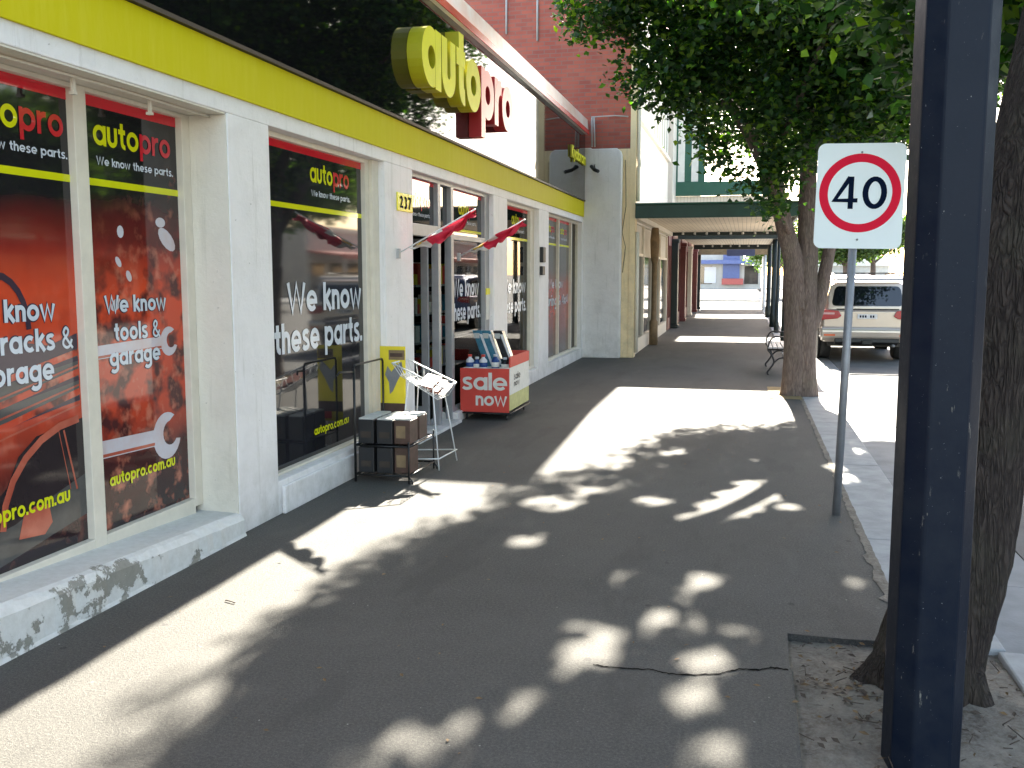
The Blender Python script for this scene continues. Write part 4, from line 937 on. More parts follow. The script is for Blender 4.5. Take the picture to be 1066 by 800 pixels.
# sale bin
bn = thing('sale_bin', (-2.88, 11.05, 0), 'red and white cardboard sale now bin on a low black trolley by the door', 'sale bin')
MB().box(-3.17, -2.60, 10.62, 11.62, .12, .60).build('carton', 'card_white', bn, bevel=.006)
MB().box(-3.175, -2.595, 10.60, 10.618, .10, .605).build('front_panel', 'card_red', bn)
MB().box(-2.598, -2.585, 10.619, 11.60, .12, .30).build('side_panel', 'card_lime', bn); MB().box(-2.598, -2.582, 10.619, 11.60, .62, .74).box(-3.16, -2.60, 11.60, 11.615, .602, .74).build('top_card', 'card_red', bn)
MB().box(-2.598, -2.585, 10.619, 11.60, .302, .618).build('side_panel', 'card_white', bn)
mb = MB(); lettering(mb, 'sale', onfront(10.598, -3.155, .355), .15, .54, .25, .06, mt='card_white'); lettering(mb, 'now', onfront(10.598, -2.99, .175), .115, .37, .25, .06, mt='card_white')
lettering(mb, 'sale', onwall(-2.583, 10.8, .46), .06, .32, .22, .12, mt='black_plastic'); lettering(mb, 'now', onwall(-2.583, 10.8, .385), .05, .28, .22, .12, mt='black_plastic')
mb.build('lettering', None, bn)
tr = MB(); tr.box(-3.16, -2.60, 10.64, 11.6, .075, .10); tr.tube([(-3.18, 10.60, .085), (-2.58, 10.60, .085), (-2.58, 11.64, .085), (-3.18, 11.64, .085), (-3.18, 10.60, .085)], .01, 6); tr.build('trolley', 'black_metal', bn)
for (a, b_) in [(-3.12, 10.68), (-2.64, 10.68), (-3.12, 11.56), (-2.64, 11.56)]: MB().lathe([(.02, -.012), (.032, -.008), (.032, .008), (.02, .012)], (a, b_, .033), 12, axis=0).build('castor', 'black_plastic', bn)
names = [('white', 'bottle_white', -3.09, 10.72, .17), ('white', 'bottle_white', -2.93, 10.72, .17), ('blue', 'bottle_blue', -2.80, 10.78, .17), ('blue', 'bottle_blue', -3.01, 10.74, .14), ('dark', 'bottle_black', -2.70, 10.84, .13), ('blue', 'bottle_blue', -2.72, 11.1, .16)]
lb = ['white bottle at the left end of the sale bin', 'white bottle second from left in the sale bin', 'blue bottle in the middle of the sale bin', 'short blue bottle between the two white ones in the sale bin', 'short black bottle at the right corner of the sale bin', 'blue bottle further back along the sale bin edge']
for (cn, mt, a, b_, h_), l_ in zip(names, lb):
    t_ = thing('bottle', (a, b_, .56), l_, 'bottle', 'bottles in the sale bin')
    MB().lathe([(.045, .56), (.048, .57), (.048, .56+h_*.75), (.02, .56+h_*.92), (.02, .56+h_)], (a, b_, 0), 12).build('body', mt, t_); MB().lathe([(.024, .56+h_), (.024, .585+h_)], (a, b_, 0), 10).build('cap', 'card_red' if cn == 'white' else 'bottle_white', t_)
    MB().lathe([(.0495, .56+h_*.3), (.0495, .56+h_*.62)], (a, b_, 0), 12).build('sticker', 'bottle_blue' if cn == 'white' else 'card_white', t_)
for k, (a, mt, l_) in enumerate([(-3.05, 'bottle_teal', 'teal flat pack leaning back above the sale bin, leftmost of three'), (-2.94, 'bottle_teal', 'teal flat pack leaning in the middle above the sale bin'), (-2.80, 'bottle_black', 'black flat pack with pale edge leaning at the right above the sale bin')]):
    t_ = thing('flat_pack', (a, 10.95, .6), l_, 'package', 'packs leaning in the sale bin')
    mb = MB(); mb.prism([(a-.05+.14, .58), (a+.06+.14, .58), (a+.06-.02, 1.02), (a-.05-.02, 1.02)], 1, 10.92, 11.05); mb.build('pack', mt, t_, bevel=.005)
    mb = MB(); mb.prism([(a+.02+.14, .62), (a+.05+.14, .62), (a+.05-.0, .98), (a+.02-.0, .98)], 1, 10.915, 10.919); mb.build('printed_panel', 'bottle_white', t_)
    B(a-.05, a+.02, 10.915, 10.919, .93, .99).build('sticker', 'battery_top', t_)

# bench
bc = thing('park_bench', (.66, 17.1, 0), 'iron framed bench with pale slats under the verandah behind the tree', 'bench')
bxs, bl = .40, (16.5, 18.0)
for y in bl:
    m_ = MB(); S = lambda pts: [(bxs+p[0], y, p[1]) for p in pts]
    m_.tube(S(spl([(.02, .0), (.0, .05), (.05, .12), (.10, .22), (.06, .34), (.0, .42), (.03, .45)])), .016, 6); m_.tube(S(spl([(.50, 0), (.53, .05), (.47, .13), (.42, .24), (.46, .36), (.50, .43)])), .016, 6)
    m_.tube(S(spl([(.08, .18), (.18, .28), (.30, .28), (.44, .16)])), .013, 6); m_.tube(S([(.0, .43), (.50, .43)]), .016, 6)
    m_.tube(S(spl([(.50, .43), (.54, .60), (.60, .80), (.62, .86)])), .016, 6); m_.tube(S(spl([(.0, .43), (.02, .55), (.10, .64), (.30, .63), (.54, .64)])), .014, 6)
    m_.build('end_frame', 'iron', bc)
m_ = MB()
for k in range(6): m_.box(bxs+.0+.08*k, bxs+.065+.08*k, 16.45, 18.05, .447, .47)
m_.build('seat', 'bench_slat', bc, bevel=.004); m_ = MB()
for k in range(4): m_.prism([(bxs+.50+.022*k, .54+.09*k), (bxs+.52+.022*k, .54+.09*k), (bxs+.535+.022*k, .60+.09*k), (bxs+.515+.022*k, .60+.09*k)], 1, 16.45, 18.05)
m_.build('backrest', 'bench_slat', bc)

# ============================================================ CARS (local: y+ forward, rear at y=0)
def make_suv(name, label, paint, loc, rz=0, plate=True):
    t = thing(name, loc, label, 'car', 'cars parked along the kerb', rz)
    def loft(secs, mt, nm, parent=None, caps=True):
        n_ = len(secs[0][1]); V = [(p[0], y, p[1]) for y, s_ in secs for p in s_]; F = []
        for i in range(len(secs)-1):
            for k in range(n_): F.append((i*n_+k, i*n_+(k+1) % n_, (i+1)*n_+(k+1) % n_, (i+1)*n_+k))
        F += [tuple(range(n_)), tuple(range((len(secs)-1)*n_, len(secs)*n_))]
        m_ = MB(); m_.add(V, F, None, True); o = m_.build(nm, mt, t if parent is None else parent, local=True); 
        md = o.modifiers.new('e', 'BEVEL'); md.width = .03; md.segments = 3; md.angle_limit = R(35); md.limit_method = 'ANGLE'
        wn = o.modifiers.new('n', 'WEIGHTED_NORMAL'); return o
    W_ = .90
    def low(w_, zb_, zt_): 
        return [(-w_*.93, zb_), (-w_, zb_+.12), (-w_*1.0, (zb_+zt_)/2+.08), (-w_*.97, zt_-.05), (-w_*.90, zt_), (w_*.90, zt_), (w_*.97, zt_-.05), (w_, (zb_+zt_)/2+.08), (w_, zb_+.12), (w_*.93, zb_)]
    body = loft([(.02, low(W_*.95, .52, 1.10)), (.12, low(W_*.99, .42, 1.14)), (.9, low(W_, .38, 1.14)), (3.5, low(W_, .38, 1.10)), (3.7, low(W_*.99, .38, 1.06)), (4.6, low(W_*.95, .40, .98)), (4.85, low(W_*.85, .45, .86))], paint, 'body')
    def top(wb, wt_, zb_, zt_): return [(-wb, zb_), (-wt_-.03, zt_-.08), (-wt_+.10, zt_), (wt_-.10, zt_), (wt_+.03, zt_-.08), (wb, zb_)]
    loft([(.10, top(.84, .72, 1.10, 1.20)), (.20, top(.84, .69, 1.10, 1.70)), (.42, top(.84, .68, 1.10, 1.80)), (1.6, top(.84, .68, 1.10, 1.84)), (2.7, top(.84, .67, 1.10, 1.78)), (3.6, top(.82, .66, 1.05, 1.16))], paint, 'roof')
    # rear window follows the sloping tailgate
    def rw(u0, u1, z0, z1, yy, d=.012):
        P_ = [(u0, yy(z0)-d, z0), (u1, yy(z0)-d, z0), (u1*.93, yy(z1)-d, z1), (u0*.93, yy(z1)-d, z1)]
        return P_
    yy = lambda z: .10 + (z-1.20)*.20
    m_ = MB(); cs = rrect(1.40, .42, .09, 4); m_.add([((p[0])*(1-.10*(p[1]+.21)/.42), yy(1.40+p[1])-.012, 1.41+p[1]) for p in cs], [tuple(range(len(cs)))]); m_.build('rear_window', 'car_glass', t, local=True)
    for s_ in (-1, 1):
        m_ = MB(); m_.add([(s_*p[0], p[1], p[2]) for p in [(.835, .5, 1.17), (.835, 3.1, 1.17), (.74, 2.75, 1.68), (.735, .7, 1.70)]] , [(0, 1, 2, 3)]); m_.build('side_window', 'car_glass', t, local=True)
        m_ = MB(); m_.prism([(s_*.90, .90), (s_*.91, 1.13), (s_*.56, 1.10), (s_*.50, .99), (s_*.58, .93)], 1, -.01, .10); tl = m_.build('tail_light', 'tail_red', t, local=True, bevel=.012); tl.location.y = -.02
        m_ = MB(); m_.box(min(s_*.64, s_*.86), max(s_*.64, s_*.86), -.014, 0, 1.02, 1.06); m_.build('lens', 'tail_clear', tl, local=True)
        m_ = MB(); m_.box(min(s_*.62, s_*.84), max(s_*.62, s_*.84), -.085, -.06, .56, .60); m_.build('reflector', 'reflector_orange', t, local=True)
        m_ = MB(); m_.tube([(s_*.64, .45, 1.84), (s_*.64, .6, 1.88), (s_*.64, 2.4, 1.89), (s_*.64, 2.6, 1.83)], .018, 8); m_.build('roof_rail', 'car_black', t, local=True)
        m_ = MB(); m_.prism([(s_*.88, 1.16), (s_*1.06, 1.18), (s_*1.06, 1.30), (s_*.90, 1.28)], 1, 3.05, 3.16); m_.build('mirror', paint, t, local=True, bevel=.02)
    m_ = MB(); m_.box(-.86, .86, 1.0, 1.05, 1.885, 1.91); m_.box(-.78, .78, 2.0, 2.05, 1.885, 1.91); m_.build('roof_bar', 'car_black', t, local=True)
    m_ = MB(); m_.prism([(-.06, .52), (.12, .44), (.14, .74), (-.02, .76), (-.08, .68)], 0, -.90, .90); m_.build('bumper', paint, t, local=True, bevel=.035)
    m_ = MB(); m_.prism([(-.05, .42), (.14, .36), (.14, .515), (-.04, .515)], 0, -.62, .62); m_.build('diffuser', 'car_black', t, local=True, bevel=.015)
    m_ = MB(); m_.box(-.60, .60, -.004, .02, 1.115, 1.145); m_.build('tailgate_strip', 'car_black', t, local=True)
    m_ = MB(); m_.prism([(.02, 1.74), (.30, 1.80), (.32, 1.835), (.06, 1.80)], 0, -.66, .66); m_.build('spoiler', paint, t, local=True, bevel=.012)
    if plate:
        m_ = MB(); m_.box(-.19, .19, -.016, .0, .93, 1.03); pl_ = m_.build('number_plate', 'bottle_white', t, local=True)
        m_ = MB(); [m_.box(-.15+.05*k_, -.118+.05*k_, -.0185, -.017, .955, 1.005) for k_ in (0, 1, 2, 4, 5)]; m_.build('lettering', 'sign_navy', pl_, local=True)
    m_ = MB(); m_.box(-.09, .09, -.16, .1, .40, .47); m_.build('tow_bar', 'car_black', t, local=True)
    m_ = MB(); m_.tube([(.52, -.02, .36), (.52, .4, .36)], .035, 10); m_.build('exhaust', 'galvanised', t, local=True)
    m_ = MB(); m_.box(-.72, .72, .5, 4.4, .30, .40); m_.build('chassis', 'car_black', t, local=True); m_ = MB(); m_.tube([(-.7, .98, .36), (.7, .98, .36)], .07, 8); m_.build('axle', 'car_black', t, local=True)
    for y in (.98, 3.85):
        for s_ in (-1, 1):
            m_ = MB(); m_.lathe([(.22, -.12), (.34, -.13), (.375, -.09), (.38, .09), (.34, .13), (.22, .12)], (s_*.76, y, .38), 28, axis=0); wh = m_.build('wheel', 'tyre', t, local=True)
            m_ = MB(); m_.lathe([(.05, s_*.135), (.20, s_*.125), (.225, s_*.10), (.225, s_*.05)], (s_*.76, y, .38), 16, axis=0); m_.build('rim', 'rim', wh, local=True)
            m_ = MB(); m_.lathe([(.36, s_*.0), (.44, s_*.075), (.44, s_*.085), (.39, s_*.085)], (s_*.82, y, .40), 24, axis=0); m_.build('wheel_arch', 'car_black', t, local=True)
    m_ = MB(); m_.box(-.62, -.40, 2.2, 2.4, 1.1, 1.5); m_.box(.40, .62, 2.2, 2.4, 1.1, 1.5); m_.build('seat', 'car_black', t, local=True)
    t.scale = (1, 1, .955)
    return t
make_suv('parked_car', 'pale silver four wheel drive parked at the kerb, seen from behind past the sign pole', 'car_silver', (2.44, 20.75, -.125))
make_suv('parked_car', 'dark blue four wheel drive parked ahead of the silver one', 'car_blue', (2.9, 29.5, -.125))
# ============================================================ OPPOSITE SIDE AND FAR END
def shopblock(name, label, x, y0, y1, h_, wallm, awn, face=-1):
    t = thing(name, (x, (y0+y1)/2, 0), label, 'building'); s_ = face
    MB().box(x, x+10, y0, y1-.02, 0, h_).build('wall', wallm, t); MB().box(x-.12, x, y0, y1-.02, h_-.25, h_+.12).build('cornice', 'render_pale', t)
    n_ = max(2, int((y1-y0)/3.2)); st = (y1-y0)/n_
    for i in range(n_):
        a = y0 + st*i + .35; b_ = y0 + st*(i+1) - .35
        f = MB().box(x-.05, x, a, b_, .35, 2.5).build('window', 'cream_frame', t); B(x-.055, x-.051, a+.08, b_-.08, .43, 2.42).build('pane', 'shop_window', f)
        if h_ > 6:
            f = MB().box(x-.05, x, a+.5, b_-.5, 4.2, 5.8).build('window', 'cream_frame', t); B(x-.055, x-.051, a+.58, b_-.58, 4.28, 5.72).build('pane', 'shop_window', f)
    MB().prism([(x-.002, 3.3), (x-.002, 3.15), (x-2.8, 2.85), (x-2.8, 3.0)], 1, y0+.1, y1-.15).build('awning', awn, t)
    B(x-2.83, x-2.80, y0+.1, y1-.15, 2.7, 3.05).build('fascia', awn, t)
    k = y0 + .5
    while k < y1: MB().tube([(x-2.7, k, 0), (x-2.7, k, 2.86)], .05, 8).build('post', 'white_wire', t); k += 4.5
shopblock('shop_row', 'buff rendered shop row with grey awning across the road', 24, -16, -2, 5.5, 'render_buff', 'roof_metal')
shopblock('shop_row', 'two storey pink rendered shop with red awning across the road', 24, -2, 12, 7.2, 'render_pink', 'awning_red')
shopblock('shop_row', 'low pale shop row with grey awning across the road', 24, 12, 30, 4.8, 'render_pale', 'roof_metal')
shopblock('shop_row', 'two storey buff hotel with green awning across the road', 24, 30, 48, 7.6, 'render_buff', 'green_light')
shopblock('shop_row', 'pale far shop row beyond the crossing on the right', 24, 64, 110, 5.0, 'render_pale', 'awning_red')
# far end: blue fronted shop seen through the verandahs
fb = thing('far_shop', (-1.5, 104, 0), 'distant shop front with blue sign tower and red base across the crossing', 'building')
B(-9, 1.6, 104, 112, 0, 4.2).build('wall', 'render_pale', fb); B(-2.3, -.6, 103.6, 103.98, 1.1, 3.9).build('sign_tower', 'far_blue', fb); B(-2.4, -.2, 103.5, 103.98, .45, 1.08).build('base', 'far_red', fb)
B(-5.5, .8, 102.6, 103.97, 2.6, 3.0).build('awning', 'far_blue', fb)
for a in (-8.4, -6.6, -4.8, -.1): B(a, a+1.4, 103.95, 103.99, .5, 2.4).build('window', 'shop_window', fb)
B(-4.2, -3.0, 103.9, 103.95, .6, 2.3).build('door', 'bottle_white', fb)
fh = thing('far_house', (11, 140, 0), 'low white roofed building far down the street', 'building')
B(7.5, 19, 140, 150, 0, 2.6).build('wall', 'render_pale', fh); MB().prism([(7, 2.6), (19.5, 2.6), (17, 4.6), (9.5, 4.6)], 1, 139.6, 150.4).build('roof', 'stripe_white', fh)

# ============================================================ TREES
def leaves(centres, n_per, spread, size, rng, cull=None):
    C_ = np.repeat(centres, n_per, axis=0); P = C_ + rng.randn(*C_.shape) * spread
    if cull is not None: P = P[cull(P)]
    n_ = len(P); a = rng.randn(n_, 3); a[:, 2] *= .55; a[:, 2] -= .25; a /= np.linalg.norm(a, axis=1)[:, None]
    nrm = rng.randn(n_, 3); nrm[:, 2] = np.abs(nrm[:, 2]) + .5; b_ = np.cross(a, nrm); b_ /= np.linalg.norm(b_, axis=1)[:, None]
    up = np.cross(b_, a); s_ = size * (.65 + .7*rng.rand(n_, 1))
    V = np.stack([P - a*s_*.5, P - a*s_*.05 + b_*s_*.34 + up*s_*.10, P + a*s_*.5 - up*s_*.06, P - a*s_*.05 - b_*s_*.34 + up*s_*.10], axis=1).reshape(-1, 3)
    i = np.arange(n_)[:, None]*4; F = np.concatenate([i + np.array([[0, 1, 2]]), i + np.array([[0, 2, 3]])], axis=0)
    return V, F
def crown(name, mt, parent, V, F):
    me = bpy.data.meshes.new(name); off = np.array(parent.location); V = V - off
    me.vertices.add(len(V)); me.vertices.foreach_set('co', V.astype(np.float32).ravel())
    me.loops.add(len(F)*3); me.loops.foreach_set('vertex_index', F.astype(np.int32).ravel())
    me.polygons.add(len(F)); me.polygons.foreach_set('loop_start', np.arange(0, len(F)*3, 3, dtype=np.int32)); me.polygons.foreach_set('loop_total', np.full(len(F), 3, dtype=np.int32))
    me.update(calc_edges=True); me.validate(); me.materials.append(M[mt]); o = bpy.data.objects.new(name, me); sc.collection.objects.link(o); o.parent = parent; return o
def blob_pts(blobs, dens, rng, shell=.55):
    out = []
    for (x, y, z, rx, ry, rz) in blobs:
        n_ = max(3, int(dens * (rx*ry*rz)**(1/1.5) * 4)); v = rng.randn(n_, 3); v /= np.linalg.norm(v, axis=1)[:, None]
        r_ = (shell + (1-shell)*rng.rand(n_, 1))**.8 * (1 + .12*rng.randn(n_, 1)); out.append(np.array([x, y, z]) + v*r_*np.array([rx, ry, rz]))
    return np.concatenate(out)
# where the sun gets through to the path: gaps in the crowns (metres on the ground), carried up along the sun's direction
GAPS = [[(-2.07, 8.11), (-2.03, 9.55), (-1.9, 14.62), (0.55, 14.95), (0.65, 13.59), (0.56, 11.29), (0.3, 11.16), (-0.13, 11.43), (-0.34, 11.08), (-0.8, 11.42), (-1.08, 10.9), (-1.25, 10.04), (-1.51, 9.39), (-1.66, 8.92), (-1.79, 8.41), (-1.88, 8.21)],
 [(-3.3, 0), (-3.3, 3.32), (-3.1, 7.39), (-2.13, 8.33), (-1.88, 8.03), (-1.93, 7.1), (-2.23, 6.46), (-2.35, 6.02), (-2.27, 5.04), (-2.22, 4.67), (-2.36, 4.21), (-2.35, 3.84), (-2.46, 3.46), (-2.47, 3.22), (-2.31, 2.74), (-2.2, 2.51), (-2.21, 0)],
 [(-0.45, 6.61), (-0.18, 7.53), (0.0, 8.0), (0.34, 7.97), (0.3, 7.38), (0.07, 6.74), (-0.18, 6.47), (-0.4, 6.46)],
 [(-0.82, 3.97), (-0.73, 4.33), (-0.81, 4.51), (-0.66, 4.62), (-0.46, 4.34), (-0.51, 4.04), (-0.65, 3.88), (-0.76, 3.87)],
 [(-0.51, 4.39), (-0.37, 4.83), (-0.23, 5.02), (-0.21, 4.84), (-0.34, 4.49), (-0.46, 4.3)],
 [(1.2, 11.2), (1.2, 30), (9, 30), (9, 12.2), (4, 11.2)]]
ELL = [(-1.14, 3.17, 0.09, 0.11), (-0.98, 3.03, 0.065, 0.075), (-0.97, 3.29, 0.08, 0.1), (-0.82, 3.53, 0.085, 0.11), (-1.26, 3.0, 0.05, 0.065), (-0.19, 5.27, 0.13, 0.20), (-0.1, 4.19, 0.105, 0.135), (-0.14, 3.78, 0.09, 0.2), (-0.63, 5.17, 0.06, 0.12), (-0.21, 4.59, 0.065, 0.13), (-0.62, 7.09, 0.085, 0.245), (0.34, 7.08, 0.055, 0.235), (-1.36, 5.82, 0.15, 0.085), (-1.34, 6.83, 0.21, 0.205), (-1.43, 8.36, 0.085, 0.215), (-2.07, 3.35, 0.065, 0.08), (-1.37, 9.83, 0.135, 0.175), (-0.06, 3.32, 0.09, 0.115), (0.6, 5.38, 0.07, 0.17), (-0.54, 9.19, 0.175, 0.15), (-1.17, 10.19, 0.16, 0.22), (-1.18, 7.29, 0.1, 0.16), (.92, 8.34, .12, .2), (.84, 8.75, .1, .16), (1.0, 9.6, .12, .3), (1.9, 4.2, .2, .3), (1.05, 3.75, .08, .15), (1.1, 3.3, .07, .2)]
_r = np.random.RandomState(77); _e = []
for (a, b_, c_, d_) in ELL:      # each patch is a few overlapping small openings
    for k in range(1 + int(c_*d_/.004)):
        _e.append((a + c_*_r.uniform(-.75, .75), b_ + d_*_r.uniform(-.75, .75), _r.uniform(.05, .09), _r.uniform(.07, .13)))
_e += [(-1.12, 3.17, .10, .13), (-.97, 3.31, .09, .12), (-.82, 3.53, .10, .13), (-.11, 4.19, .11, .14), (-.16, 3.80, .10, .16), (-.06, 3.34, .10, .12), (-1.26, 2.98, .07, .09), (-.20, 4.62, .06, .10), (.02, 4.48, .06, .08), (-.62, 5.17, .07, .11), (-2.06, 3.36, .07, .08)]
for k in range(40): _e.append((_r.uniform(-1.9, .7), _r.uniform(3.0, 11), _r.uniform(.02, .04), _r.uniform(.03, .06)))
ELL = _e
def inpoly(px, py, poly):
    ins = np.zeros(len(px), bool); n_ = len(poly); j = n_-1
    for i in range(n_):
        xi, yi = poly[i]; xj, yj = poly[j]
        c_ = ((yi > py) != (yj > py)) & (px < (xj-xi)*(py-yi)/((yj-yi) or 1e-9)+xi); ins ^= c_; j = i
    return ins
def sun_gap(P):
    gx = P[:, 0] - SUN.x/SUN.z*P[:, 2]; gy = P[:, 1] - SUN.y/SUN.z*P[:, 2]; lit = np.zeros(len(P), bool)
    n1 = np.sin(gx*23+gy*9)+np.sin(gy*19-gx*13+1.7); n2 = np.sin(gx*17-gy*21+.6)+np.sin(gy*27+gx*11)
    gx = gx+.028*n1; gy = gy+.05*n2
    for g_ in GAPS: lit |= inpoly(gx, gy, g_)
    for (a, b_, c_, d_) in ELL: lit |= ((gx-a)/c_)**2 + ((gy-b_)/d_)**2 < 1
    return ~lit
def limb(mb, pts, r0, r1, n_=12, seed=0, wob=.06):
    pts = [Vector(p) for p in spl3(pts)]; rs = [r0 + (r1-r0)*(i/(len(pts)-1))**.8 for i in range(len(pts))]
    k0 = len(mb.v); mb.tube(pts, 0, n_, rs=rs); rg_ = np.random.RandomState(seed)
    ph = rg_.rand(4)*6
    for i in range(len(pts)):
        for k in range(n_):
            v = Vector(mb.v[k0+i*n_+k]); a = 2*math.pi*k/n_; f = 1 + wob*(math.sin(3*a+ph[0]+i*.15) + .6*math.sin(5*a+ph[1]-i*.2) + .5*rg_.randn()*.4)
            mb.v[k0+i*n_+k] = tuple(pts[i] + (v-pts[i])*f)
def spl3(pts, n_=7):
    out = []; P = [pts[0]] + list(pts) + [pts[-1]]
    for i in range(1, len(P)-2):
        for k in range(n_):
            t = k/n_; out.append(tuple(.5*(2*P[i][j]+(P[i+1][j]-P[i-1][j])*t+(2*P[i-1][j]-5*P[i][j]+4*P[i+1][j]-P[i+2][j])*t*t+(P[i+2][j]-P[i-1][j]+3*P[i][j]-3*P[i+1][j])*t**3) for j in range(3)))
    return out + [tuple(pts[-1])]
# tree 2, the one whose trunk stands beyond the sign
t2 = thing('street_tree', (.78, 13.9, 0), 'leafy street tree with brown forked trunk between the bench and the kerb', 'tree', 'street trees along the kerb')
tb = MB()
limb(tb, [(.77, 13.95, -.1), (.775, 13.95, .12), (.77, 13.95, .5), (.78, 13.95, 1.0), (.79, 13.95, 1.5), (.79, 13.95, 1.75)], .23, .10, 20, 1, .05)
limb(tb, [(.66, 13.86, -.1), (.69, 13.87, .12), (.71, 13.88, .5), (.70, 13.88, 1.0), (.66, 13.87, 1.45), (.62, 13.84, 1.8)], .19, .13, 18, 51, .05)
limb(tb, [(.88, 13.86, -.1), (.86, 13.87, .12), (.84, 13.88, .5), (.84, 13.88, 1.0), (.83, 13.9, 1.5), (.82, 13.93, 1.9)], .17, .13, 18, 52, .05)
limb(tb, [(.76, 13.9, 1.2), (.66, 13.85, 1.75), (.50, 13.7, 2.3), (.30, 13.4, 3.0), (-.2, 13.2, 3.8), (-1.0, 13, 4.6)], .17, .06, 14, 2)
limb(tb, [(.79, 13.92, 1.3), (.82, 13.95, 2.0), (.80, 14.0, 3.0), (.9, 14.2, 4.5), (.8, 14.6, 6.2)], .18, .06, 14, 3)
limb(tb, [(.84, 13.9, .85), (.98, 13.92, 1.2), (1.10, 14.0, 1.9), (1.25, 14.1, 2.7), (1.7, 14.3, 4.0), (2.2, 14.6, 5.5)], .12, .05, 12, 4)
limb(tb, [(.50, 13.7, 2.3), (.2, 14.3, 3.2), (-.4, 15.2, 4.6), (-.9, 16, 6.0)], .10, .04, 10, 5)
limb(tb, [(.3, 13.4, 3.0), (.5, 12.8, 3.6), (.9, 12.0, 4.6)], .07, .03, 8, 6)
limb(tb, [(-.2, 13.2, 3.8), (-1.0, 12.8, 4.3), (-1.9, 12.5, 4.9)], .05, .02, 8, 7)
limb(tb, [(.55, 13.6, 2.25), (.42, 13.0, 2.5), (.25, 12.5, 2.9)], .045, .02, 8, 8)
tb.build('trunk', 'bark_brown', t2)
rg_ = np.random.RandomState(21)
bl2 = [(-1.85, 12.5, 5.05, .62, .6, .42), (-1.45, 12.6, 5.3, .6, .7, .6), (-1.15, 12.8, 4.25, .55, .7, .55), (-.75, 12.8, 4.4, .6, .8, .8), (-.35, 12.8, 3.75, .50, .7, .65), (0.0, 12.7, 3.3, .42, .6, .5), (.28, 12.6, 2.75, .28, .4, .45),
       (.2, 13.2, 4.6, 1.1, 1.2, 1.0), (.6, 12.6, 3.6, .6, .8, .7), (1.3, 13.0, 4.0, .9, 1.1, .9), (.9, 13.5, 5.6, 2.4, 2.4, 1.3), (2.2, 13.6, 5.0, 1.7, 2.0, 1.4), (1.5, 12.4, 3.55, .7, .7, .45),
       (-.7, 15.5, 6.6, 1.6, 2.2, 1.2), (.8, 15.6, 6.6, 2.4, 2.6, 1.5), (2.6, 15, 6.2, 2.2, 2.4, 1.5), (0.2, 16.4, 5.6, 1.3, 1.5, 1.0), (1.2, 11.6, 5.2, 2.0, 1.6, 1.1), (1.6, 16.6, 4.6, 1.4, 1.2, 1.0), (-1.2, 14.6, 6.9, 1.1, 1.6, .8), (-1.5, 13.2, 6.15, .8, 1.4, .55), (-1.55, 15.2, 7.3, 1.0, 1.5, .7), (-1.6, 16.0, 6.6, .7, 1.4, .6), (-1.2, 12.2, 6.0, 1.0, 1.2, .6), (-1.1, 17.6, 6.7, 1.1, 1.3, .8), (-1.5, 16.6, 7.4, 1.1, 1.6, .7), (-1.7, 14.4, 6.6, .6, 1.2, .5), (-.4, 17.9, 5.6, .9, .9, .9),   (.9, 17, 4.2, .8, .8, .9), (-.1, 16.3, 4.4, .9, 1.0, .7)]  # high clumps above the view are added to shade the path
cp = blob_pts(bl2, 84, rg_); V, F = leaves(cp, 15, .11, .092, rg_, sun_gap); crown('crown', 'leaf_dark', t2, V, F)
# tree 1, close beside the navy post
t1 = thing('street_tree', (.80, 4.12, -.03), 'rough barked leaning tree trunk in the dirt pit beside the navy post', 'tree', 'street trees along the kerb')
tb = MB()
limb(tb, [(.76, 4.12, -.15), (.77, 4.12, .0), (.80, 4.13, .18), (.86, 4.15, .5), (.93, 4.2, 1.0), (1.06, 4.25, 1.8), (1.22, 4.35, 2.6), (1.4, 4.5, 3.4)], .225, .17, 40, 11, .06)
for (dx, dy, s_) in [(-.30, .02, 1), (-.12, -.30, 2), (.24, -.14, 3), (.16, .28, 4)]:
    limb(tb, [(.83, 4.14, .42), (.79+dx*.4, 4.12+dy*.4, .14), (.77+dx*.85, 4.12+dy*.85, -.06), (.77+dx*1.3, 4.12+dy*1.3, -.12)], .11, .04, 12, 30+s_)
limb(tb, [(1.05, 4.25, 1.7), (1.5, 4.6, 2.6), (2.2, 5.3, 4.0), (3.0, 6, 5.2)], .15, .06, 14, 12)
limb(tb, [(1.24, 4.35, 2.6), (1.2, 5.0, 3.6), (1.0, 6.2, 4.8), (.6, 7.5, 5.6)], .13, .05, 14, 13)
limb(tb, [(1.4, 4.5, 3.3), (1.0, 4.2, 4.4), (.2, 3.8, 5.4)], .12, .05, 12, 14)
tb.build('trunk', 'bark_rough', t1)
bl1 = [(1.3, 5.6, 4.0, 1.1, 1.2, .9), (2.4, 5.2, 3.9, 1.2, 1.4, 1.0), (1.0, 7.2, 4.2, 1.2, 1.3, .8), (2.4, 8.2, 4.6, 1.8, 1.6, 1.1), (2.0, 6.6, 3.3, .8, .9, .6), (1.15, 6.4, 3.25, .5, .7, .45)]
cp = blob_pts(bl1, 66, rg_); V, F = leaves(cp, 13, .11, .095, rg_, sun_gap); V2, F2 = leaves(blob_pts([(1.2, 5.5, 5.8, 3.0, 3.0, 1.5), (.6, 8.6, 5.9, 2.6, 2.4, 1.1), (-.2, 6.5, 6.4, 2.0, 2.4, 1.0), (1.4, 2.5, 5.2, 2.2, 1.6, 1.2)], 34, rg_), 11, .13, .10, rg_, sun_gap)  # second set: unseen upper clumps added for the fascia's reflection and for shade
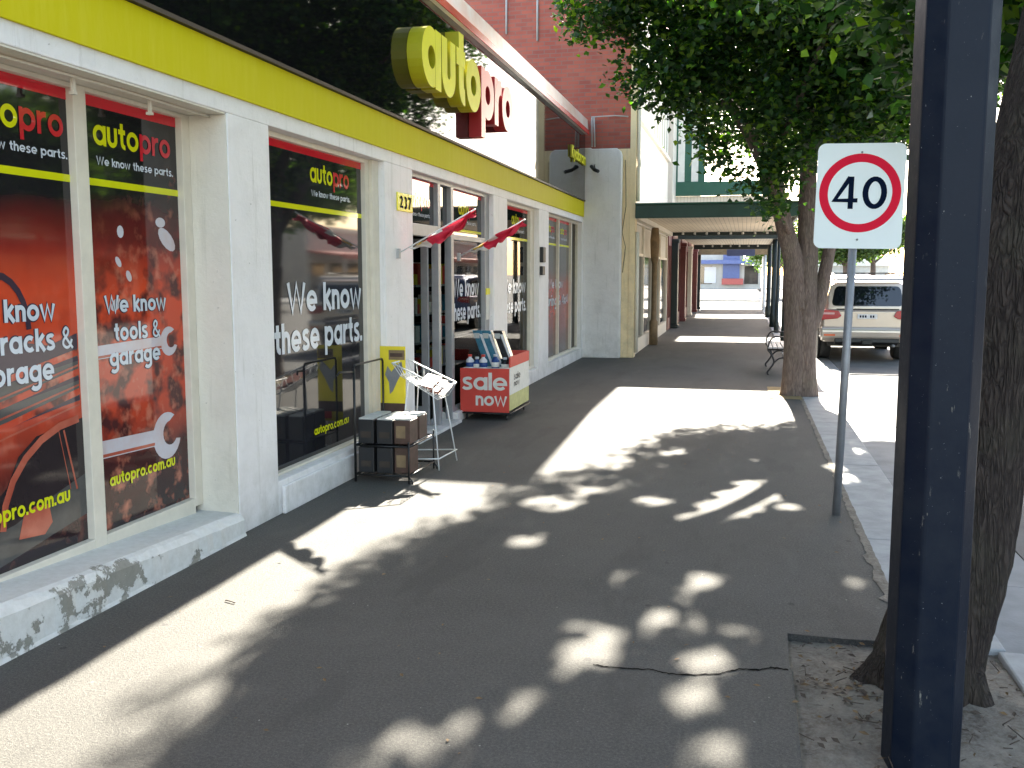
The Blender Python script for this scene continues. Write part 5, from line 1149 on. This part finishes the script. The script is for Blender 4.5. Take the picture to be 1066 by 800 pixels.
F2 = F2 + len(V); crown('crown', 'leaf_dark', t1, np.concatenate([V, V2]), np.concatenate([F, F2]))
# other trees down and across the street; tall opposite ones heightened to darken reflections
def simple_tree(x, y, h_, rr, label, seed, group='street trees further off', lf='leaf_far'):
    t = thing('street_tree', (x, y, -.1), label, 'tree', group); rg2 = np.random.RandomState(seed); tb = MB()
    limb(tb, [(x, y, -.2), (x+.05, y, h_*.25), (x, y+.1, h_*.55), (x+.1, y, h_*.8)], .05*h_, .02*h_, 10, seed)
    for k in range(4):
        a = k*1.6+seed; limb(tb, [(x, y, h_*.35), (x+.3*rr*math.cos(a), y+.3*rr*math.sin(a), h_*.5), (x+.75*rr*math.cos(a), y+.75*rr*math.sin(a), h_*.7)], .02*h_, .008*h_, 6, k)
    tb.build('trunk', 'bark_brown', t)
    bl = [(x + rr*.55*math.cos(k*2.4+seed), y + rr*.55*math.sin(k*2.4+seed), h_*(.55 + .33*rg2.rand()), rr*.5, rr*.5, h_*.17) for k in range(9)]
    cp = blob_pts(bl, 34, rg2, .3); V, F = leaves(cp, 6, .07*rr, .09*rr, rg2); crown('crown', lf, t, V, F)
for i, (x, y, h_, rr, l_) in enumerate([(17.6, 3, 6.5, 3, 'round green tree on the opposite kerb facing the pink shop'), (17.6, 17, 7, 3.2, 'round green tree on the opposite kerb facing the low pale shops'), (17.6, 36, 9.5, 5, 'tall green tree on the opposite kerb facing the hotel'), (18.5, 47, 10, 5.5, 'tallest dense tree on the opposite kerb before the crossing'), (17.6, 27, 8.5, 4.5, 'broad green tree on the opposite kerb between the low pale shops and the hotel'),
    (2.2, 72, 5.5, 2.4, 'green tree just past the crossing on the near kerb'), (9.5, 100, 6.5, 3.6, 'dark green tree far down the road behind the silver car'), (13.5, 112, 7.5, 4.2, 'taller yellowish green tree far down the road at the right'), (5.5, 118, 6, 3.4, 'far green tree left of the dark one'), (-1.5, 125, 9, 4, 'tree standing behind the blue fronted shop')]):
    simple_tree(x, y, h_, rr, l_, 40+i)
